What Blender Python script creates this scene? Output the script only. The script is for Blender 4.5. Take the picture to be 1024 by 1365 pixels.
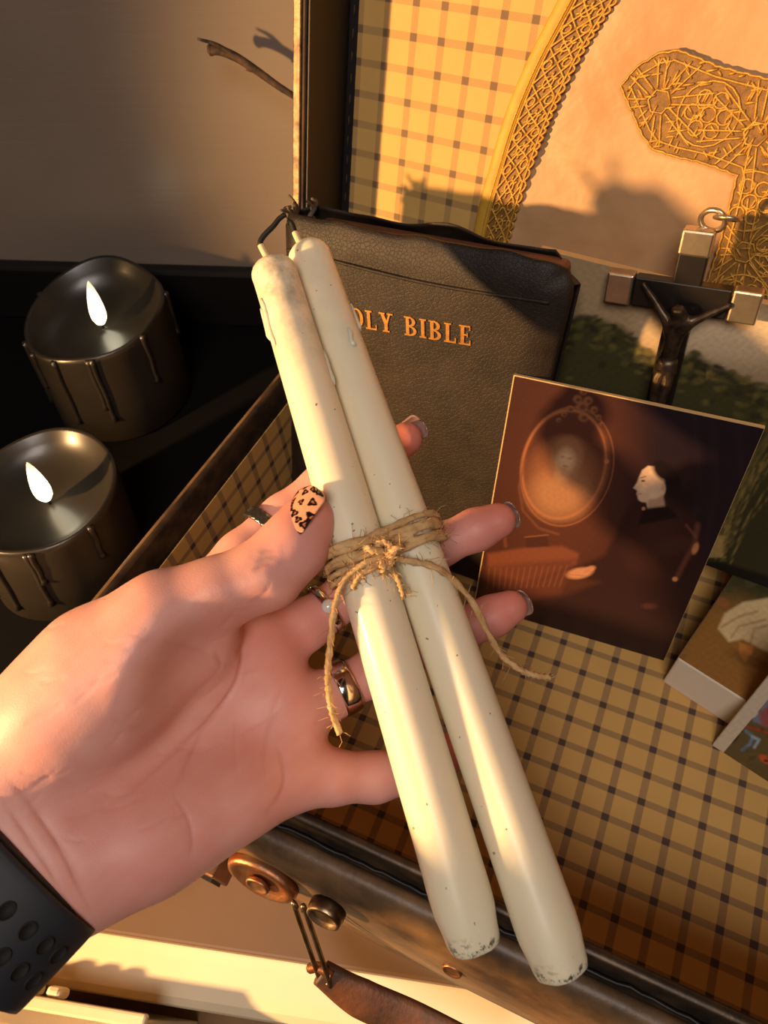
import bpy, bmesh, math, random
import numpy as np
from mathutils import Matrix, Vector

random.seed(7); RNG = np.random.default_rng(7)
sc = bpy.context.scene
COL = sc.collection
for o in list(bpy.data.objects): bpy.data.objects.remove(o)

# ------------------------------------------------------------------ camera
# the camera was solved from the plaid lining of the case (floor and lid); f = 970 px on a 1024 x 1365 frame
R = np.array([[0.9152820781, 0.2929615091, -0.2764638705],
              [0.3978915053, -0.7645038729, 0.5071648434],
              [-0.0627779218, -0.5742015174, -0.8163035893]])
CAM = np.array([-0.0307094, -0.09885622, 0.39527829])
F = 970.0
cd = bpy.data.cameras.new('camera'); co = bpy.data.objects.new('camera', cd); COL.objects.link(co)
m = Matrix.Identity(4)
for i in range(3):
    m[i][0] = R[i, 0]; m[i][1] = -R[i, 1]; m[i][2] = -R[i, 2]; m[i][3] = CAM[i]
co.matrix_world = m
cd.sensor_width = 36; cd.sensor_fit = 'AUTO'; cd.lens = F / 1365 * 36
cd.clip_start = 0.01; cd.clip_end = 20
cd.dof.use_dof = True; cd.dof.focus_distance = 0.30; cd.dof.aperture_fstop = 18
sc.camera = co

# ------------------------------------------------------------------ light and exposure
sc.view_settings.view_transform = 'Standard'; sc.view_settings.look = 'None'
sc.view_settings.exposure = 0.0; sc.view_settings.gamma = 1.0; sc.view_settings.use_curve_mapping = False
sc.cycles.use_denoising = True
sc.cycles.sample_clamp_indirect = 4.0
w = bpy.data.worlds.new('world'); sc.world = w; w.use_nodes = True
w.node_tree.nodes['Background'].inputs[0].default_value = (1.0, 0.80, 0.60, 1)
w.node_tree.nodes['Background'].inputs[1].default_value = 0.012

def add_light(name, kind, loc, energy, color, target=None, **kw):
    l = bpy.data.lights.new(name, kind); l.energy = energy; l.color = color
    for k, v in kw.items(): setattr(l, k, v)
    o = bpy.data.objects.new(name, l); COL.objects.link(o); o.location = loc
    if target is not None:
        o.rotation_euler = (Vector(target) - Vector(loc)).to_track_quat('-Z', 'Y').to_euler()
    return o
# warm directional desk lamp standing to the left in front of the table
add_light('lamp_warm', 'SPOT', (-0.84, -0.66, 0.385), 112.0, (1.0, 0.575, 0.235), target=(-0.11, -0.02, 0.17), shadow_soft_size=0.028, spot_size=math.radians(47), spot_blend=0.40)
# soft room light overhead, behind the viewer
add_light('lamp_ceiling', 'AREA', (0.12, -0.84, 1.42), 12.5, (1.0, 0.88, 0.81), target=(-0.1, 0.0, 0.1), size=0.6)

# ------------------------------------------------------------------ helpers: pixels to places
def ray(x, y): return R @ np.array([(x - 512) / F, (y - 682.5) / F, 1.0])
def at(x, y, d): return CAM + d * ray(x, y)
def onpl(x, y, p, n):
    d = ray(x, y); n = np.asarray(n, float); t = ((np.asarray(p, float) - CAM) @ n) / (d @ n); return CAM + t * d
def onz(x, y, z): return onpl(x, y, (0, 0, z), (0, 0, 1))
def proj(P):
    c = (np.asarray(P, float) - CAM) @ R
    return c[..., 0] / c[..., 2] * F + 512, c[..., 1] / c[..., 2] * F + 682.5
def unit(v): v = np.asarray(v, float); return v / np.linalg.norm(v)
class Frame:
    """a flat place: origin o, u to the right, v up the face, n out of the face"""
    def __init__(s, o, u, v):
        s.o = np.asarray(o, float); s.u = unit(u); v = np.asarray(v, float); s.v = unit(v - (v @ s.u) * s.u); s.n = np.cross(s.u, s.v)
    def mat(s):
        M = Matrix.Identity(4)
        for i in range(3): M[i][0] = s.u[i]; M[i][1] = s.v[i]; M[i][2] = s.n[i]; M[i][3] = s.o[i]
        return M
    def px(s, x, y, off=0.0):
        p = onpl(x, y, s.o + s.n * off, s.n) - s.o; return np.array([p @ s.u, p @ s.v])
    def w(s, a, b, c=0.0): return s.o + s.u * a + s.v * b + s.n * c
def lean_frame(x0, y0, deg, yaw, z0=0.0):
    a, b = math.radians(deg), math.radians(yaw)
    return Frame((x0, y0, z0), (math.cos(b), math.sin(b), 0), (-math.sin(b) * math.sin(a), math.cos(b) * math.sin(a), math.cos(a)))

def lin(c):
    return tuple(((v / 255) / 12.92 if v / 255 <= 0.04045 else ((v / 255 + 0.055) / 1.055) ** 2.4) for v in c)

# ------------------------------------------------------------------ helpers: objects
def tag(o, label=None, cat=None, group=None, kind=None):
    if label: o['label'] = label
    if cat: o['category'] = cat
    if group: o['group'] = group
    if kind: o['kind'] = kind
    return o
def empty(name, label, cat, M=None, group=None):
    o = bpy.data.objects.new(name, None); COL.objects.link(o); o.empty_display_size = 0.02
    if M is not None: o.matrix_world = M if isinstance(M, Matrix) else Matrix.Translation(M)
    return tag(o, label, cat, group)
def obj(name, V, Fc, mat, parent=None, smooth=True, cols=None, label=None):
    me = bpy.data.meshes.new(name)
    me.from_pydata([tuple(map(float, v)) for v in V], [], [tuple(map(int, f)) for f in Fc]); me.validate()
    if smooth: me.polygons.foreach_set('use_smooth', [True] * len(me.polygons))
    if cols is not None:
        ca = me.color_attributes.new('Col', 'FLOAT_COLOR', 'POINT')
        a = np.ones((len(V), 4), np.float32); a[:, :3] = cols; ca.data.foreach_set('color', a.ravel())
    o = bpy.data.objects.new(name, me); COL.objects.link(o)
    if mat is not None: me.materials.append(mat)
    if parent is not None: o.parent = parent
    if label: o['label'] = label
    return o
def bevel(o, w, seg=2, ang=30):
    md = o.modifiers.new('bevel', 'BEVEL'); md.width = w; md.segments = seg; md.limit_method = 'ANGLE'; md.angle_limit = math.radians(ang)
    return o
def box(x0, x1, y0, y1, z0, z1):
    V = [(x, y, z) for x in (x0, x1) for y in (y0, y1) for z in (z0, z1)]
    Fc = [(0, 1, 3, 2), (4, 6, 7, 5), (0, 4, 5, 1), (2, 3, 7, 6), (0, 2, 6, 4), (1, 5, 7, 3)]
    return V, Fc
def join(*parts):
    V, Fc = [], []
    for v, f in parts:
        n = len(V); V += [tuple(p) for p in v]; Fc += [tuple(i + n for i in q) for q in f]
    return V, Fc
def grid(fn, nu, nv, u0=0, u1=1, v0=0, v1=1):
    V = [fn(u0 + (u1 - u0) * i / nu, v0 + (v1 - v0) * j / nv) for j in range(nv + 1) for i in range(nu + 1)]
    Fc = [(j * (nu + 1) + i, j * (nu + 1) + i + 1, (j + 1) * (nu + 1) + i + 1, (j + 1) * (nu + 1) + i) for j in range(nv) for i in range(nu)]
    return V, Fc
def frames_along(P):
    P = np.asarray(P, float); n = len(P); T = np.gradient(P, axis=0); T /= np.linalg.norm(T, axis=1)[:, None] + 1e-12
    a = np.array([0, 0, 1.0]) if abs(T[0][2]) < 0.9 else np.array([1.0, 0, 0])
    N = unit(np.cross(T[0], a)); out = []
    for i in range(n):
        N = unit(N - (N @ T[i]) * T[i]); out.append((T[i], N, np.cross(T[i], N)))
    return out
def tube(P, r, n=8, cap=True, twist=0.0, lobes=0, lobe=0.0):
    P = np.asarray(P, float); rr = np.full(len(P), r) if np.isscalar(r) else np.asarray(r, float)
    V, Fc = [], []; s = 0.0
    for i, (T, N, B) in enumerate(frames_along(P)):
        if i: s += np.linalg.norm(P[i] - P[i - 1])
        for k in range(n):
            a = 2 * math.pi * k / n
            q = rr[i] * (1 + lobe * math.cos(lobes * (a - twist * s))) if lobes else rr[i]
            V.append(P[i] + q * (math.cos(a) * N + math.sin(a) * B))
    for i in range(len(P) - 1):
        for k in range(n):
            Fc.append((i * n + k, i * n + (k + 1) % n, (i + 1) * n + (k + 1) % n, (i + 1) * n + k))
    if cap:
        Fc.append(tuple(range(n - 1, -1, -1))); Fc.append(tuple((len(P) - 1) * n + k for k in range(n)))
    return V, Fc
def smooth_path(P, n=40):
    P = np.asarray(P, float); k = len(P)
    Q = np.vstack([2 * P[0] - P[1], P, 2 * P[-1] - P[-2]]); out = []
    for t in np.linspace(0, k - 1 - 1e-6, n):
        i = int(t); f = t - i; a, b, c, d = Q[i], Q[i + 1], Q[i + 2], Q[i + 3]
        out.append(0.5 * ((2 * b) + (-a + c) * f + (2 * a - 5 * b + 4 * c - d) * f * f + (-a + 3 * b - 3 * c + d) * f ** 3))
    return np.array(out)
def lathe(prof, n=48, fn=None):
    """prof: (radius, z); fn(angle, r, z) -> point"""
    V, Fc = [], []
    for r, z in prof:
        for k in range(n):
            a = 2 * math.pi * k / n
            V.append(fn(a, r, z) if fn else (r * math.cos(a), r * math.sin(a), z))
    for i in range(len(prof) - 1):
        for k in range(n): Fc.append((i * n + k, i * n + (k + 1) % n, (i + 1) * n + (k + 1) % n, (i + 1) * n + k))
    Fc.append(tuple(range(n - 1, -1, -1))); Fc.append(tuple((len(prof) - 1) * n + k for k in range(n)))
    return V, Fc
def prism(poly, z0, z1):
    n = len(poly); V = [(p[0], p[1], z0) for p in poly] + [(p[0], p[1], z1) for p in poly]
    return V, [tuple(range(n - 1, -1, -1)), tuple(range(n, 2 * n))] + [(i, (i + 1) % n, n + (i + 1) % n, n + i) for i in range(n)]
def hnoise(x, y, s=1.0, seed=0):
    """cheap smooth noise, -1..1"""
    return (math.sin(x * s * 1.7 + 1.3 * math.sin(y * s * 1.1 + seed) + seed) + math.sin(y * s * 2.1 + 1.7 * math.sin(x * s * .9 - seed)) +
            .6 * math.sin((x + y) * s * 3.3 + seed * 2)) / 2.6

# ------------------------------------------------------------------ helpers: materials
class NT:
    def __init__(s, name):
        s.m = bpy.data.materials.new(name); s.m.use_nodes = True; s.t = s.m.node_tree; s.b = s.t.nodes['Principled BSDF']
    def n(s, kind, **kw):
        nd = s.t.nodes.new(kind)
        for k, v in kw.items():
            if k.startswith('i_'): nd.inputs[k[2:].replace('_', ' ')].default_value = v
            else: setattr(nd, k, v)
        return nd
    def l(s, a, b): s.t.links.new(a, b)
    def math(s, op, a, b=None, c=None):
        nd = s.t.nodes.new('ShaderNodeMath'); nd.operation = op
        for i, v in enumerate((a, b, c)):
            if v is None: continue
            if isinstance(v, (int, float)): nd.inputs[i].default_value = v
            else: s.l(v, nd.inputs[i])
        return nd.outputs[0]
    def mix(s, fac, a, b, mode='MIX'):
        nd = s.t.nodes.new('ShaderNodeMix'); nd.data_type = 'RGBA'; nd.blend_type = mode
        for i, v in ((0, fac), (6, a), (7, b)):
            if isinstance(v, (int, float)): nd.inputs[i].default_value = v
            elif isinstance(v, tuple): nd.inputs[i].default_value = (*v[:3], 1)
            else: s.l(v, nd.inputs[i])
        return nd.outputs[2]
    def noise(s, scale, detail=3, rough=.5, co=None):
        nd = s.n('ShaderNodeTexNoise'); nd.inputs['Scale'].default_value = scale; nd.inputs['Detail'].default_value = detail; nd.inputs['Roughness'].default_value = rough
        if co is None: co = s.co()
        s.l(co, nd.inputs['Vector']); return nd.outputs['Fac']
    def co(s):
        if not hasattr(s, '_co'): s._co = s.n('ShaderNodeTexCoord')
        return s._co.outputs['Object']
    def ramp(s, fac, stops):
        nd = s.n('ShaderNodeValToRGB'); e = nd.color_ramp.elements
        while len(e) < len(stops): e.new(0.5)
        for i, (p, c) in enumerate(stops): e[i].position = p; e[i].color = (*c, 1) if len(c) == 3 else c
        s.l(fac, nd.inputs[0]); return nd.outputs[0]
    def bump(s, h, strength=.3, dist=.001):
        nd = s.n('ShaderNodeBump'); nd.inputs['Strength'].default_value = strength; nd.inputs['Distance'].default_value = dist
        s.l(h, nd.inputs['Height']); s.l(nd.outputs[0], s.b.inputs['Normal'])
def mat(name, c, rough=.5, metal=0.0, var=0.0, vscale=60, bump=0.0, bscale=400, bdist=.0006, c2=None, sss=0.0, sssr=.004, coat=0.0, spec=None, detail=4):
    t = NT(name); b = t.b
    col = lin(c)
    if var or c2:
        c2l = lin(c2) if c2 else tuple(v * (1 - var) for v in col)
        f = t.ramp(t.noise(vscale, detail, .6), [(.35, (0, 0, 0)), (.68, (1, 1, 1))])
        t.l(t.mix(f, col, c2l), b.inputs['Base Color'])
    else: b.inputs['Base Color'].default_value = (*col, 1)
    b.inputs['Roughness'].default_value = rough; b.inputs['Metallic'].default_value = metal
    if spec is not None: b.inputs['Specular IOR Level'].default_value = spec
    if coat: b.inputs['Coat Weight'].default_value = coat; b.inputs['Coat Roughness'].default_value = .15
    if sss:
        b.inputs['Subsurface Weight'].default_value = sss; b.inputs['Subsurface Radius'].default_value = (1, .6, .35); b.inputs['Subsurface Scale'].default_value = sssr
    if bump: t.bump(t.noise(bscale, 4, .6), bump, bdist)
    return t.m
def attr_mat(name, rough=.5, bump=0.0, bscale=400, bdist=.0004, sss=0.0, sssr=.003, coat=0.0, spec=.5, radius=(1, .45, .25)):
    t = NT(name); a = t.n('ShaderNodeAttribute', attribute_name='Col'); t.l(a.outputs['Color'], t.b.inputs['Base Color'])
    t.b.inputs['Roughness'].default_value = rough; t.b.inputs['Specular IOR Level'].default_value = spec
    if sss:
        t.b.inputs['Subsurface Weight'].default_value = sss; t.b.inputs['Subsurface Radius'].default_value = radius; t.b.inputs['Subsurface Scale'].default_value = sssr
    if coat: t.b.inputs['Coat Weight'].default_value = coat; t.b.inputs['Coat Roughness'].default_value = .2
    if bump: t.bump(t.noise(bscale, 4, .6), bump, bdist)
    return t.m
def plaid_mat(name, paper, stripe, cu, cv, width=.135, stripe_amt=1.0):
    t = NT(name); sep = t.n('ShaderNodeSeparateXYZ'); t.l(t.co(), sep.inputs[0])
    def band(o, c, wd):
        d = t.math('ABSOLUTE', t.math('SUBTRACT', t.math('FRACT', t.math('ADD', t.math('DIVIDE', o, c), .5)), .5))
        return t.math('SMOOTH_MIN', t.math('MAXIMUM', t.math('MULTIPLY', t.math('SUBTRACT', wd, d), 40.0), 0.0), 1.0, .1)
    bx = band(sep.outputs[0], cu, width); by = band(sep.outputs[1], cv, width)
    # the stripes are printed as fine diagonal hatching
    hat = t.math('SINE', t.math('MULTIPLY', t.math('ADD', sep.outputs[0], sep.outputs[1]), 2 * math.pi / .0011))
    hat = t.math('MULTIPLY_ADD', hat, .16 * stripe_amt, .52 * stripe_amt)
    wear = t.math('MULTIPLY_ADD', t.noise(35, 3), .5, .6)
    base = t.mix(t.noise(25, 5, .6), lin(paper), tuple(v * .78 for v in lin(paper)))
    c1 = t.mix(t.math('MULTIPLY', t.math('MULTIPLY', bx, hat), wear), base, lin(stripe))
    c2 = t.mix(t.math('MULTIPLY', t.math('MULTIPLY', by, hat), wear), c1, lin(stripe))
    both = t.math('MULTIPLY', bx, by)
    c3 = t.mix(t.math('MULTIPLY', both, .66 * stripe_amt), c2, lin(tuple(v * .62 for v in stripe)))
    t.l(c3, t.b.inputs['Base Color']); t.b.inputs['Roughness'].default_value = .7; t.b.inputs['Specular IOR Level'].default_value = .25
    t.bump(t.noise(120, 5, .65), .35, .0008)
    return t.m

M = {}
# ------------------------------------------------------------------ the setting
ZT = -0.012                                     # top of the table
YAW = math.radians(16.0); EW = np.array([math.cos(YAW), math.sin(YAW), 0]); NW = np.array([math.sin(YAW), -math.cos(YAW), 0])
WALLP = np.array([-0.246, 0.330, 0.0])           # a point on the wall (found from the flame's mirror image in its gloss paint)
def wall_frame(o): return Frame(o, EW, (0, 0, 1))

t = NT('gloss_wall_paint')
n1 = t.noise(9, 4)
t.l(t.mix(n1, lin((142, 127, 112)), lin((126, 113, 100))), t.b.inputs['Base Color'])
t.b.inputs['Roughness'].default_value = .30; t.b.inputs['Specular IOR Level'].default_value = .35
mp = t.n('ShaderNodeMapping'); mp.inputs['Scale'].default_value = (1, 14, 1); t.l(t.co(), mp.inputs['Vector'])
t.bump(t.math('ADD', t.noise(22, 3, .5, mp.outputs[0]), t.math('MULTIPLY', t.noise(90, 3, .5), .35)), .10, .002)
M['wall'] = t.m
M['black_trim'] = mat('black_trim', (16, 13, 12), .55, var=.3, vscale=20)
M['table'] = mat('putty_table_paint', (116, 92, 72), .5, var=.12, vscale=14, bump=.08, bscale=60)
M['cream'] = mat('cream_paint', (240, 224, 188), .45, var=.06, vscale=10)
M['shelf'] = mat('brown_shelf_wood', (134, 98, 58), .55, var=.25, vscale=18)
M['shade'] = mat('shade_black', (9, 8, 8), .95, spec=.1, bump=.3, bscale=900)
M['floor'] = mat('dark_floor', (70, 50, 36), .6, var=.3, vscale=6)

fw = wall_frame(WALLP)
V, Fc = box(-1.6, 1.6, -.75, 1.6, -.05, 0)
tag(obj('wall_back', V, Fc, M['wall'], smooth=False), 'glossy grey-brown painted wall behind the open case', 'wall', kind='structure').matrix_world = fw.mat()
V, Fc = box(-1.6, 1.6, ZT + .0010, .043, 0, .012)
tag(bevel(obj('baseboard_back', V, Fc, M['black_trim'], smooth=False), .003), 'low black board along the foot of the wall', 'baseboard', kind='structure').matrix_world = fw.mat()
V, Fc = box(-1.8, 1.8, -2.2, 1.4, -.80, -.76)
tag(obj('floor', V, Fc, M['floor'], smooth=False), 'dark brown floor below the table', 'floor', kind='structure')

# table: top slab whose front edge runs through two points read from the photograph
TA, TB = np.array([-.2018, -.1317, ZT]), np.array([-.0192, -.0768, ZT])
tf = Frame(TA, EW, NW * -1)                      # u along the edge, v towards the wall, n up
depth = float((WALLP - TA) @ tf.v)
tbl = empty('table', 'putty coloured painted table carrying the open case and the black candles', 'table', tf.mat())
V, Fc = box(-.75, 1.0, 0, depth - .001, -.024, 0)
bevel(obj('table_top', V, Fc, M['table'], tbl, smooth=False), .0015, 2)
# cream ledge that runs below the front edge, with its own moulded lip
V, Fc = [], []
prof = [(.02, -.0245), (-.0005, -.0245), (-.0050, -.0255), (-.016, -.0275), (-.022, -.031), (-.0255, -.037), (-.0265, -.046), (-.0245, -.060), (-.018, -.110), (.02, -.110)]
for i, x in enumerate((-.75, 1.0)):
    V += [(x, p[0], p[1]) for p in prof]
n = len(prof); Fc = [(k, (k + 1) % n, n + (k + 1) % n, n + k) for k in range(n)] + [tuple(range(n - 1, -1, -1)), tuple(range(n, 2 * n))]
obj('front_ledge', V, Fc, M['cream'], tbl, smooth=False, label='cream painted ledge below the table edge')
V, Fc = box(-.75, 1.0, -.19, .02, -.126, -.1102); bevel(obj('lower_shelf', V, Fc, M['shelf'], tbl, smooth=False, label='brown wooden shelf below the ledge'), .002)
for (x, y) in ((-.70, .05), (.95, .05), (-.70, depth - .06), (.95, depth - .06)):
    V, Fc = box(x - .025, x + .025, y - .025, y + .025, -.745, -.127)
    obj('leg', V, Fc, M['cream'], tbl, smooth=False)

# thin black felt mat added to darken the table behind the candles
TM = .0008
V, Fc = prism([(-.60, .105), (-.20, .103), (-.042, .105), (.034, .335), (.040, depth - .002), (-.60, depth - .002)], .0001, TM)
tag(obj('shade_mat', V, Fc, M['shade'], smooth=False), 'black felt mat added to darken the table under the pillar candles', 'mat').matrix_world = tf.mat()
# ------------------------------------------------------------------ the suitcase
LO = np.array([-.18296, .26751, .25141]); LID = Frame(LO, (.99645, -.08424, .0009), (.02498, .29313, .92444))
PAPER, STRIPE = (220, 174, 100), (58, 52, 70)
CU, CV = .015, .0142
M['plaid'] = plaid_mat('plaid_lining_paper', PAPER, STRIPE, CU, CV); M['plaid_lid'] = plaid_mat('weak_stripe_lid_paper', PAPER, STRIPE, CU, CV, stripe_amt=.68)  # lid paper is the same plaid with weaker stripes
M['fibre'] = mat('worn_black_fibreboard', (40, 31, 25), .5, c2=(92, 68, 46), vscale=38, bump=.35, bscale=260, bdist=.0006, detail=7)
M['worn'] = mat('lit_scuffed_fibreboard', (62, 48, 36), .45, c2=(132, 100, 66), vscale=30, bump=.4, bscale=240, bdist=.0006, detail=7)  # scuffed, lighter copy of the fibreboard; light on the body put into its colour
M['tin'] = mat('dark_tin_rim', (44, 38, 33), .42, metal=.55, c2=(86, 66, 46), vscale=70, bump=.25, bscale=300)
M['rust'] = mat('rusty_steel', (148, 120, 92), .42, metal=.85, c2=(150, 78, 34), vscale=110, bump=.3, bscale=500)
M['steel'] = mat('dull_steel', (160, 140, 112), .35, metal=.95, c2=(110, 84, 56), vscale=150, bump=.15, bscale=600)
M['leather'] = mat('brown_strap_leather', (66, 44, 30), .55, c2=(112, 66, 36), vscale=55, bump=.5, bscale=420)

case = empty('suitcase', 'old black fibreboard suitcase standing open, lined with tan and blue plaid paper', 'suitcase', Matrix.Translation((0, 0, ZT)))
HB = .10                                          # height of the body rim above the lining floor
ix0b, ix0f, ix1, iy0, iy1 = -.2205, -.2365, .235, -.0565, .190   # inner outline (left side a little askew)
def footprint(o, n=7):
    """inner outline pushed outwards by o, with rounded corners"""
    r = .016 + max(o, 0); pts = []
    cs = [(ix1 + o, iy0 - o, -90), (ix1 + o, iy1 + o, 0), (ix0b - o, iy1 + o, 90), (ix0f - o, iy0 - o, 180)]
    for (cx, cy, a0) in cs:
        sx = -1 if cx > 0 else 1; sy = -1 if cy > 0 else 1
        for k in range(n + 1):
            a = math.radians(a0 + 90 * k / n); pts.append((cx + sx * r + r * math.cos(a), cy + sy * r + r * math.sin(a)))
    return pts
def sweep(prof, closed=True):
    V, Fc = [], []; L = None
    for o, z in prof:
        p = footprint(o); L = len(p); V += [(x, y, z - ZT) for x, y in p]
    k = len(prof)
    for i in range(k if closed else k - 1):
        j = (i + 1) % k
        Fc += [(i * L + q, i * L + (q + 1) % L, j * L + (q + 1) % L, j * L + q) for q in range(L)]
    return V, Fc
# outer body wall with its soft rounded shoulder
obj('body_wall', *sweep([(.008, .0), (.008, .086), (.0105, .0885), (.015, .0865), (.0195, .078), (.0225, .062), (.0245, .040), (.0255, .015), (.0255, -.004), (.022, ZT + .0002), (.008, ZT + .0002)]), M['worn'], case)
# inner lip of dark tin that the lid closes over
lip = obj('rim_lip', *sweep([(.0, -.002), (.0, HB - .001), (.001, HB), (.0035, HB), (.0046, HB - .0015), (.0052, .091), (.0082, .0895), (.0082, -.002)]), M['tin'], case)
# crooked seam cord along the lip
pts = footprint(.0072); loop = np.array([(x, y, .0905 - ZT) for x, y in pts + pts[:1]])
dense = []
for a, b in zip(loop[:-1], loop[1:]):
    k = max(1, int(np.linalg.norm(b - a) / .004))
    dense += [a + (b - a) * q / k for q in range(k)]
dense = [p + np.array([RNG.normal() * .00025, RNG.normal() * .00035, RNG.normal() * .0002]) for p in dense]
obj('seam', *tube(dense, .0008, 5, cap=False), M['black_trim'], case, label='dark cracked seam below the rim')
V, Fc = prism(footprint(.006), ZT + .0001 - ZT, -.001 - ZT); obj('body_base', V, Fc, M['fibre'], case, smooth=False)
# plaid paper: floor sheet and the four inner sides, each in a frame that carries the plaid's own grid
def paper(name, fr, poly, thick=.0006):
    V, Fc = prism(poly, -thick, 0)
    o = obj(name, V, Fc, M['plaid'], case, smooth=False)
    o.matrix_world = fr.mat(); return o
COLP = []
bpy.context.view_layer.update()
def paper(name, fr, poly, thick=.0006):
    V, Fc = prism(poly, -thick, 0)
    o = obj(name, V, Fc, M['plaid'], case, smooth=False)
    o.matrix_parent_inverse = Matrix.Translation((0, 0, -ZT)); o.matrix_basis = fr.mat(); return o
f0 = Frame((0, 0, .0), (1, 0, 0), (0, 1, 0))
paper('floor_lining', f0, footprint(-.0004))
fl = Frame((-.2282 + .0012, 0.06, 0), unit((ix0f - ix0b, iy0 - iy1, 0)) * -1, (0, 0, 1))   # left inner side, facing right
paper('side_lining', fl, [(-.105, .002), (.115, .002), (.115, .083), (-.105, .083)])
fb = Frame((0, iy1 - .0012, 0), (1, 0, 0), (0, 0, 1)); paper('side_lining', fb, [(-.203, .002), (.222, .002), (.222, .083), (-.203, .083)])
ff = Frame((0, iy0 + .0012, 0), (-1, 0, 0), (0, 0, 1)); paper('side_lining', ff, [(-.222, .002), (.215, .002), (.215, .083), (-.222, .083)])
fr_ = Frame((ix1 - .0012, 0, 0), (0, -1, 0), (0, 0, 1)); paper('side_lining', fr_, [(-.17, .002), (.04, .002), (.04, .083), (-.17, .083)])

# lid: shallow tray behind, opened a little past upright
LD = .040                                          # depth of the lid
a0, a1 = -.0365, .415
b_at = lambda z: (z - LO[2]) / LID.v[2]
b0, b1 = b_at(.099), b_at(.099) + .262
def lid_obj(name, V, Fc, mt, smooth=False, parent=case):
    o = obj(name, V, Fc, mt, parent, smooth=smooth); o.matrix_parent_inverse = Matrix.Translation((0, 0, -ZT)); o.matrix_basis = LID.mat(); return o
lid_obj('lid_lining', *prism([(a0, b0), (a1, b0), (a1, b1), (a0, b1)], -.0006, 0), M['plaid_lid'])
V, Fc = join(box(a0 - .0045, a1 + .0045, b0 - .0045, b1 + .0045, -.005, -.0007), box(a0 - .0045, a0, b0, b1 + .0045, -.0007, LD), box(a1, a1 + .0045, b0, b1 + .0045, -.0007, LD),
             box(a0, a1, b1, b1 + .0045, -.0007, LD), box(a0 - .0045, a1 + .0045, b0 - .0045, b0, -.0007, .004))
bevel(lid_obj('lid_shell', V, Fc, M['fibre']), .0012, 2)
# bright worn edge band round the lid's rim
V, Fc = join(box(a0 - .0060, a0 - .0016, b0, b1 + .006, LD - .004, LD + .0012), box(a1 + .0044, a1 + .0062, b0, b1 + .006, LD - .012, LD + .0012), box(a0 - .006, a1 + .006, b1 + .0044, b1 + .0062, LD - .012, LD + .0012))
M['edge'] = mat('worn_rim_edge', (126, 104, 76), .45, metal=.6, c2=(58, 44, 32), vscale=120, bump=.4, bscale=350)
bevel(lid_obj('lid_edge_band', V, Fc, M['edge']), .0006, 2)
# inner black binding strip with small stitches beside the plaid
lid_obj('lid_binding', *join(box(a0, a0 + .0012, b0, b1, .0004, LD - .002), box(a0 + .0012, a0 + .0055, b0, b1, .0001, .0012)), M['black_trim'])
st = box(-.0003, .0003, -.0022, .0022, 0, .0007)
me = None
for k in range(26):
    b = b0 + .006 + k * .0098
    if me is None:
        s = lid_obj('stitch', *st, M['edge']); me = s.data
    else:
        s = bpy.data.objects.new('stitch', me); COL.objects.link(s); s.parent = case; s.matrix_parent_inverse = Matrix.Translation((0, 0, -ZT))
    s.matrix_basis = LID.mat() @ Matrix.Translation((a0 + .0038 + RNG.normal() * .0001, b, .0012))
# hinges at the back rim
for hx in (-.15, .17):
    V, Fc = box(hx - .018, hx + .018, iy1 + .004, iy1 + .03, .0865 - ZT, .0895 - ZT)
    obj('hinge', V, Fc, M['rust'], case, smooth=False)

# latch on the front shoulder
def shoulder(px, py, z):
    return onz(px, py, z)
def disc_at(name, c, n, up, rx, ry, h, mt, parent=case, prof=None, label=None):
    n = unit(n); u = unit(np.cross(up, n)); v = np.cross(n, u)
    prof = prof or [(0.0, 0), (1.0, 0), (1.0, .55), (.93, .95), (.8, 1.0), (.72, .72), (.3, .7), (0, .75)]
    V, Fc = [], []; N = 32
    for r, z in prof:
        for k in range(N):
            a = 2 * math.pi * k / N; V.append(c + u * rx * r * math.cos(a) + v * ry * r * math.sin(a) + n * h * z - np.array([0, 0, ZT]))
    for i in range(len(prof) - 1):
        for k in range(N): Fc.append((i * N + k, i * N + (k + 1) % N, (i + 1) * N + (k + 1) % N, (i + 1) * N + k))
    return obj(name, V, Fc, mt, parent, label=label)
c1 = np.array([-.1165, -.0800, .062]); nrm = unit((0, -.93, .36))
plate = disc_at('latch_plate', c1, nrm, (0, 0, 1), .0165, .0115, .0045, M['rust'], label='rusty oval latch plate')
b = disc_at('rivet', c1 + np.array([0.0, -.0042, .002]), nrm, (0, 0, 1), .0055, .0045, .002, M['rust'], parent=None); b.parent = plate
c2 = np.array([-.0855, -.0805, .066])
disc_at('latch_button', c2, nrm, (0, 0, 1), .0078, .0070, .0060, M['steel'], label='dull round latch button')
for (x, zz) in ((-.0325, .050), (.03, .048)):
    disc_at('rivet', np.array([x, -.0800, zz]), nrm, (0, 0, 1), .0042, .0040, .0016, M['rust'])
# small square bracket left of the latch
V, Fc = box(-.1480, -.1380, -.0900, -.0800, .030 - ZT, .056 - ZT); bevel(obj('corner_bracket', V, Fc, M['rust'], case, smooth=False), .001)
V, Fc = box(-.1465, -.1395, -.0915, -.0895, .036 - ZT, .051 - ZT); obj('bracket_slot', V, Fc, M['black_trim'], case, smooth=False)
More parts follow.
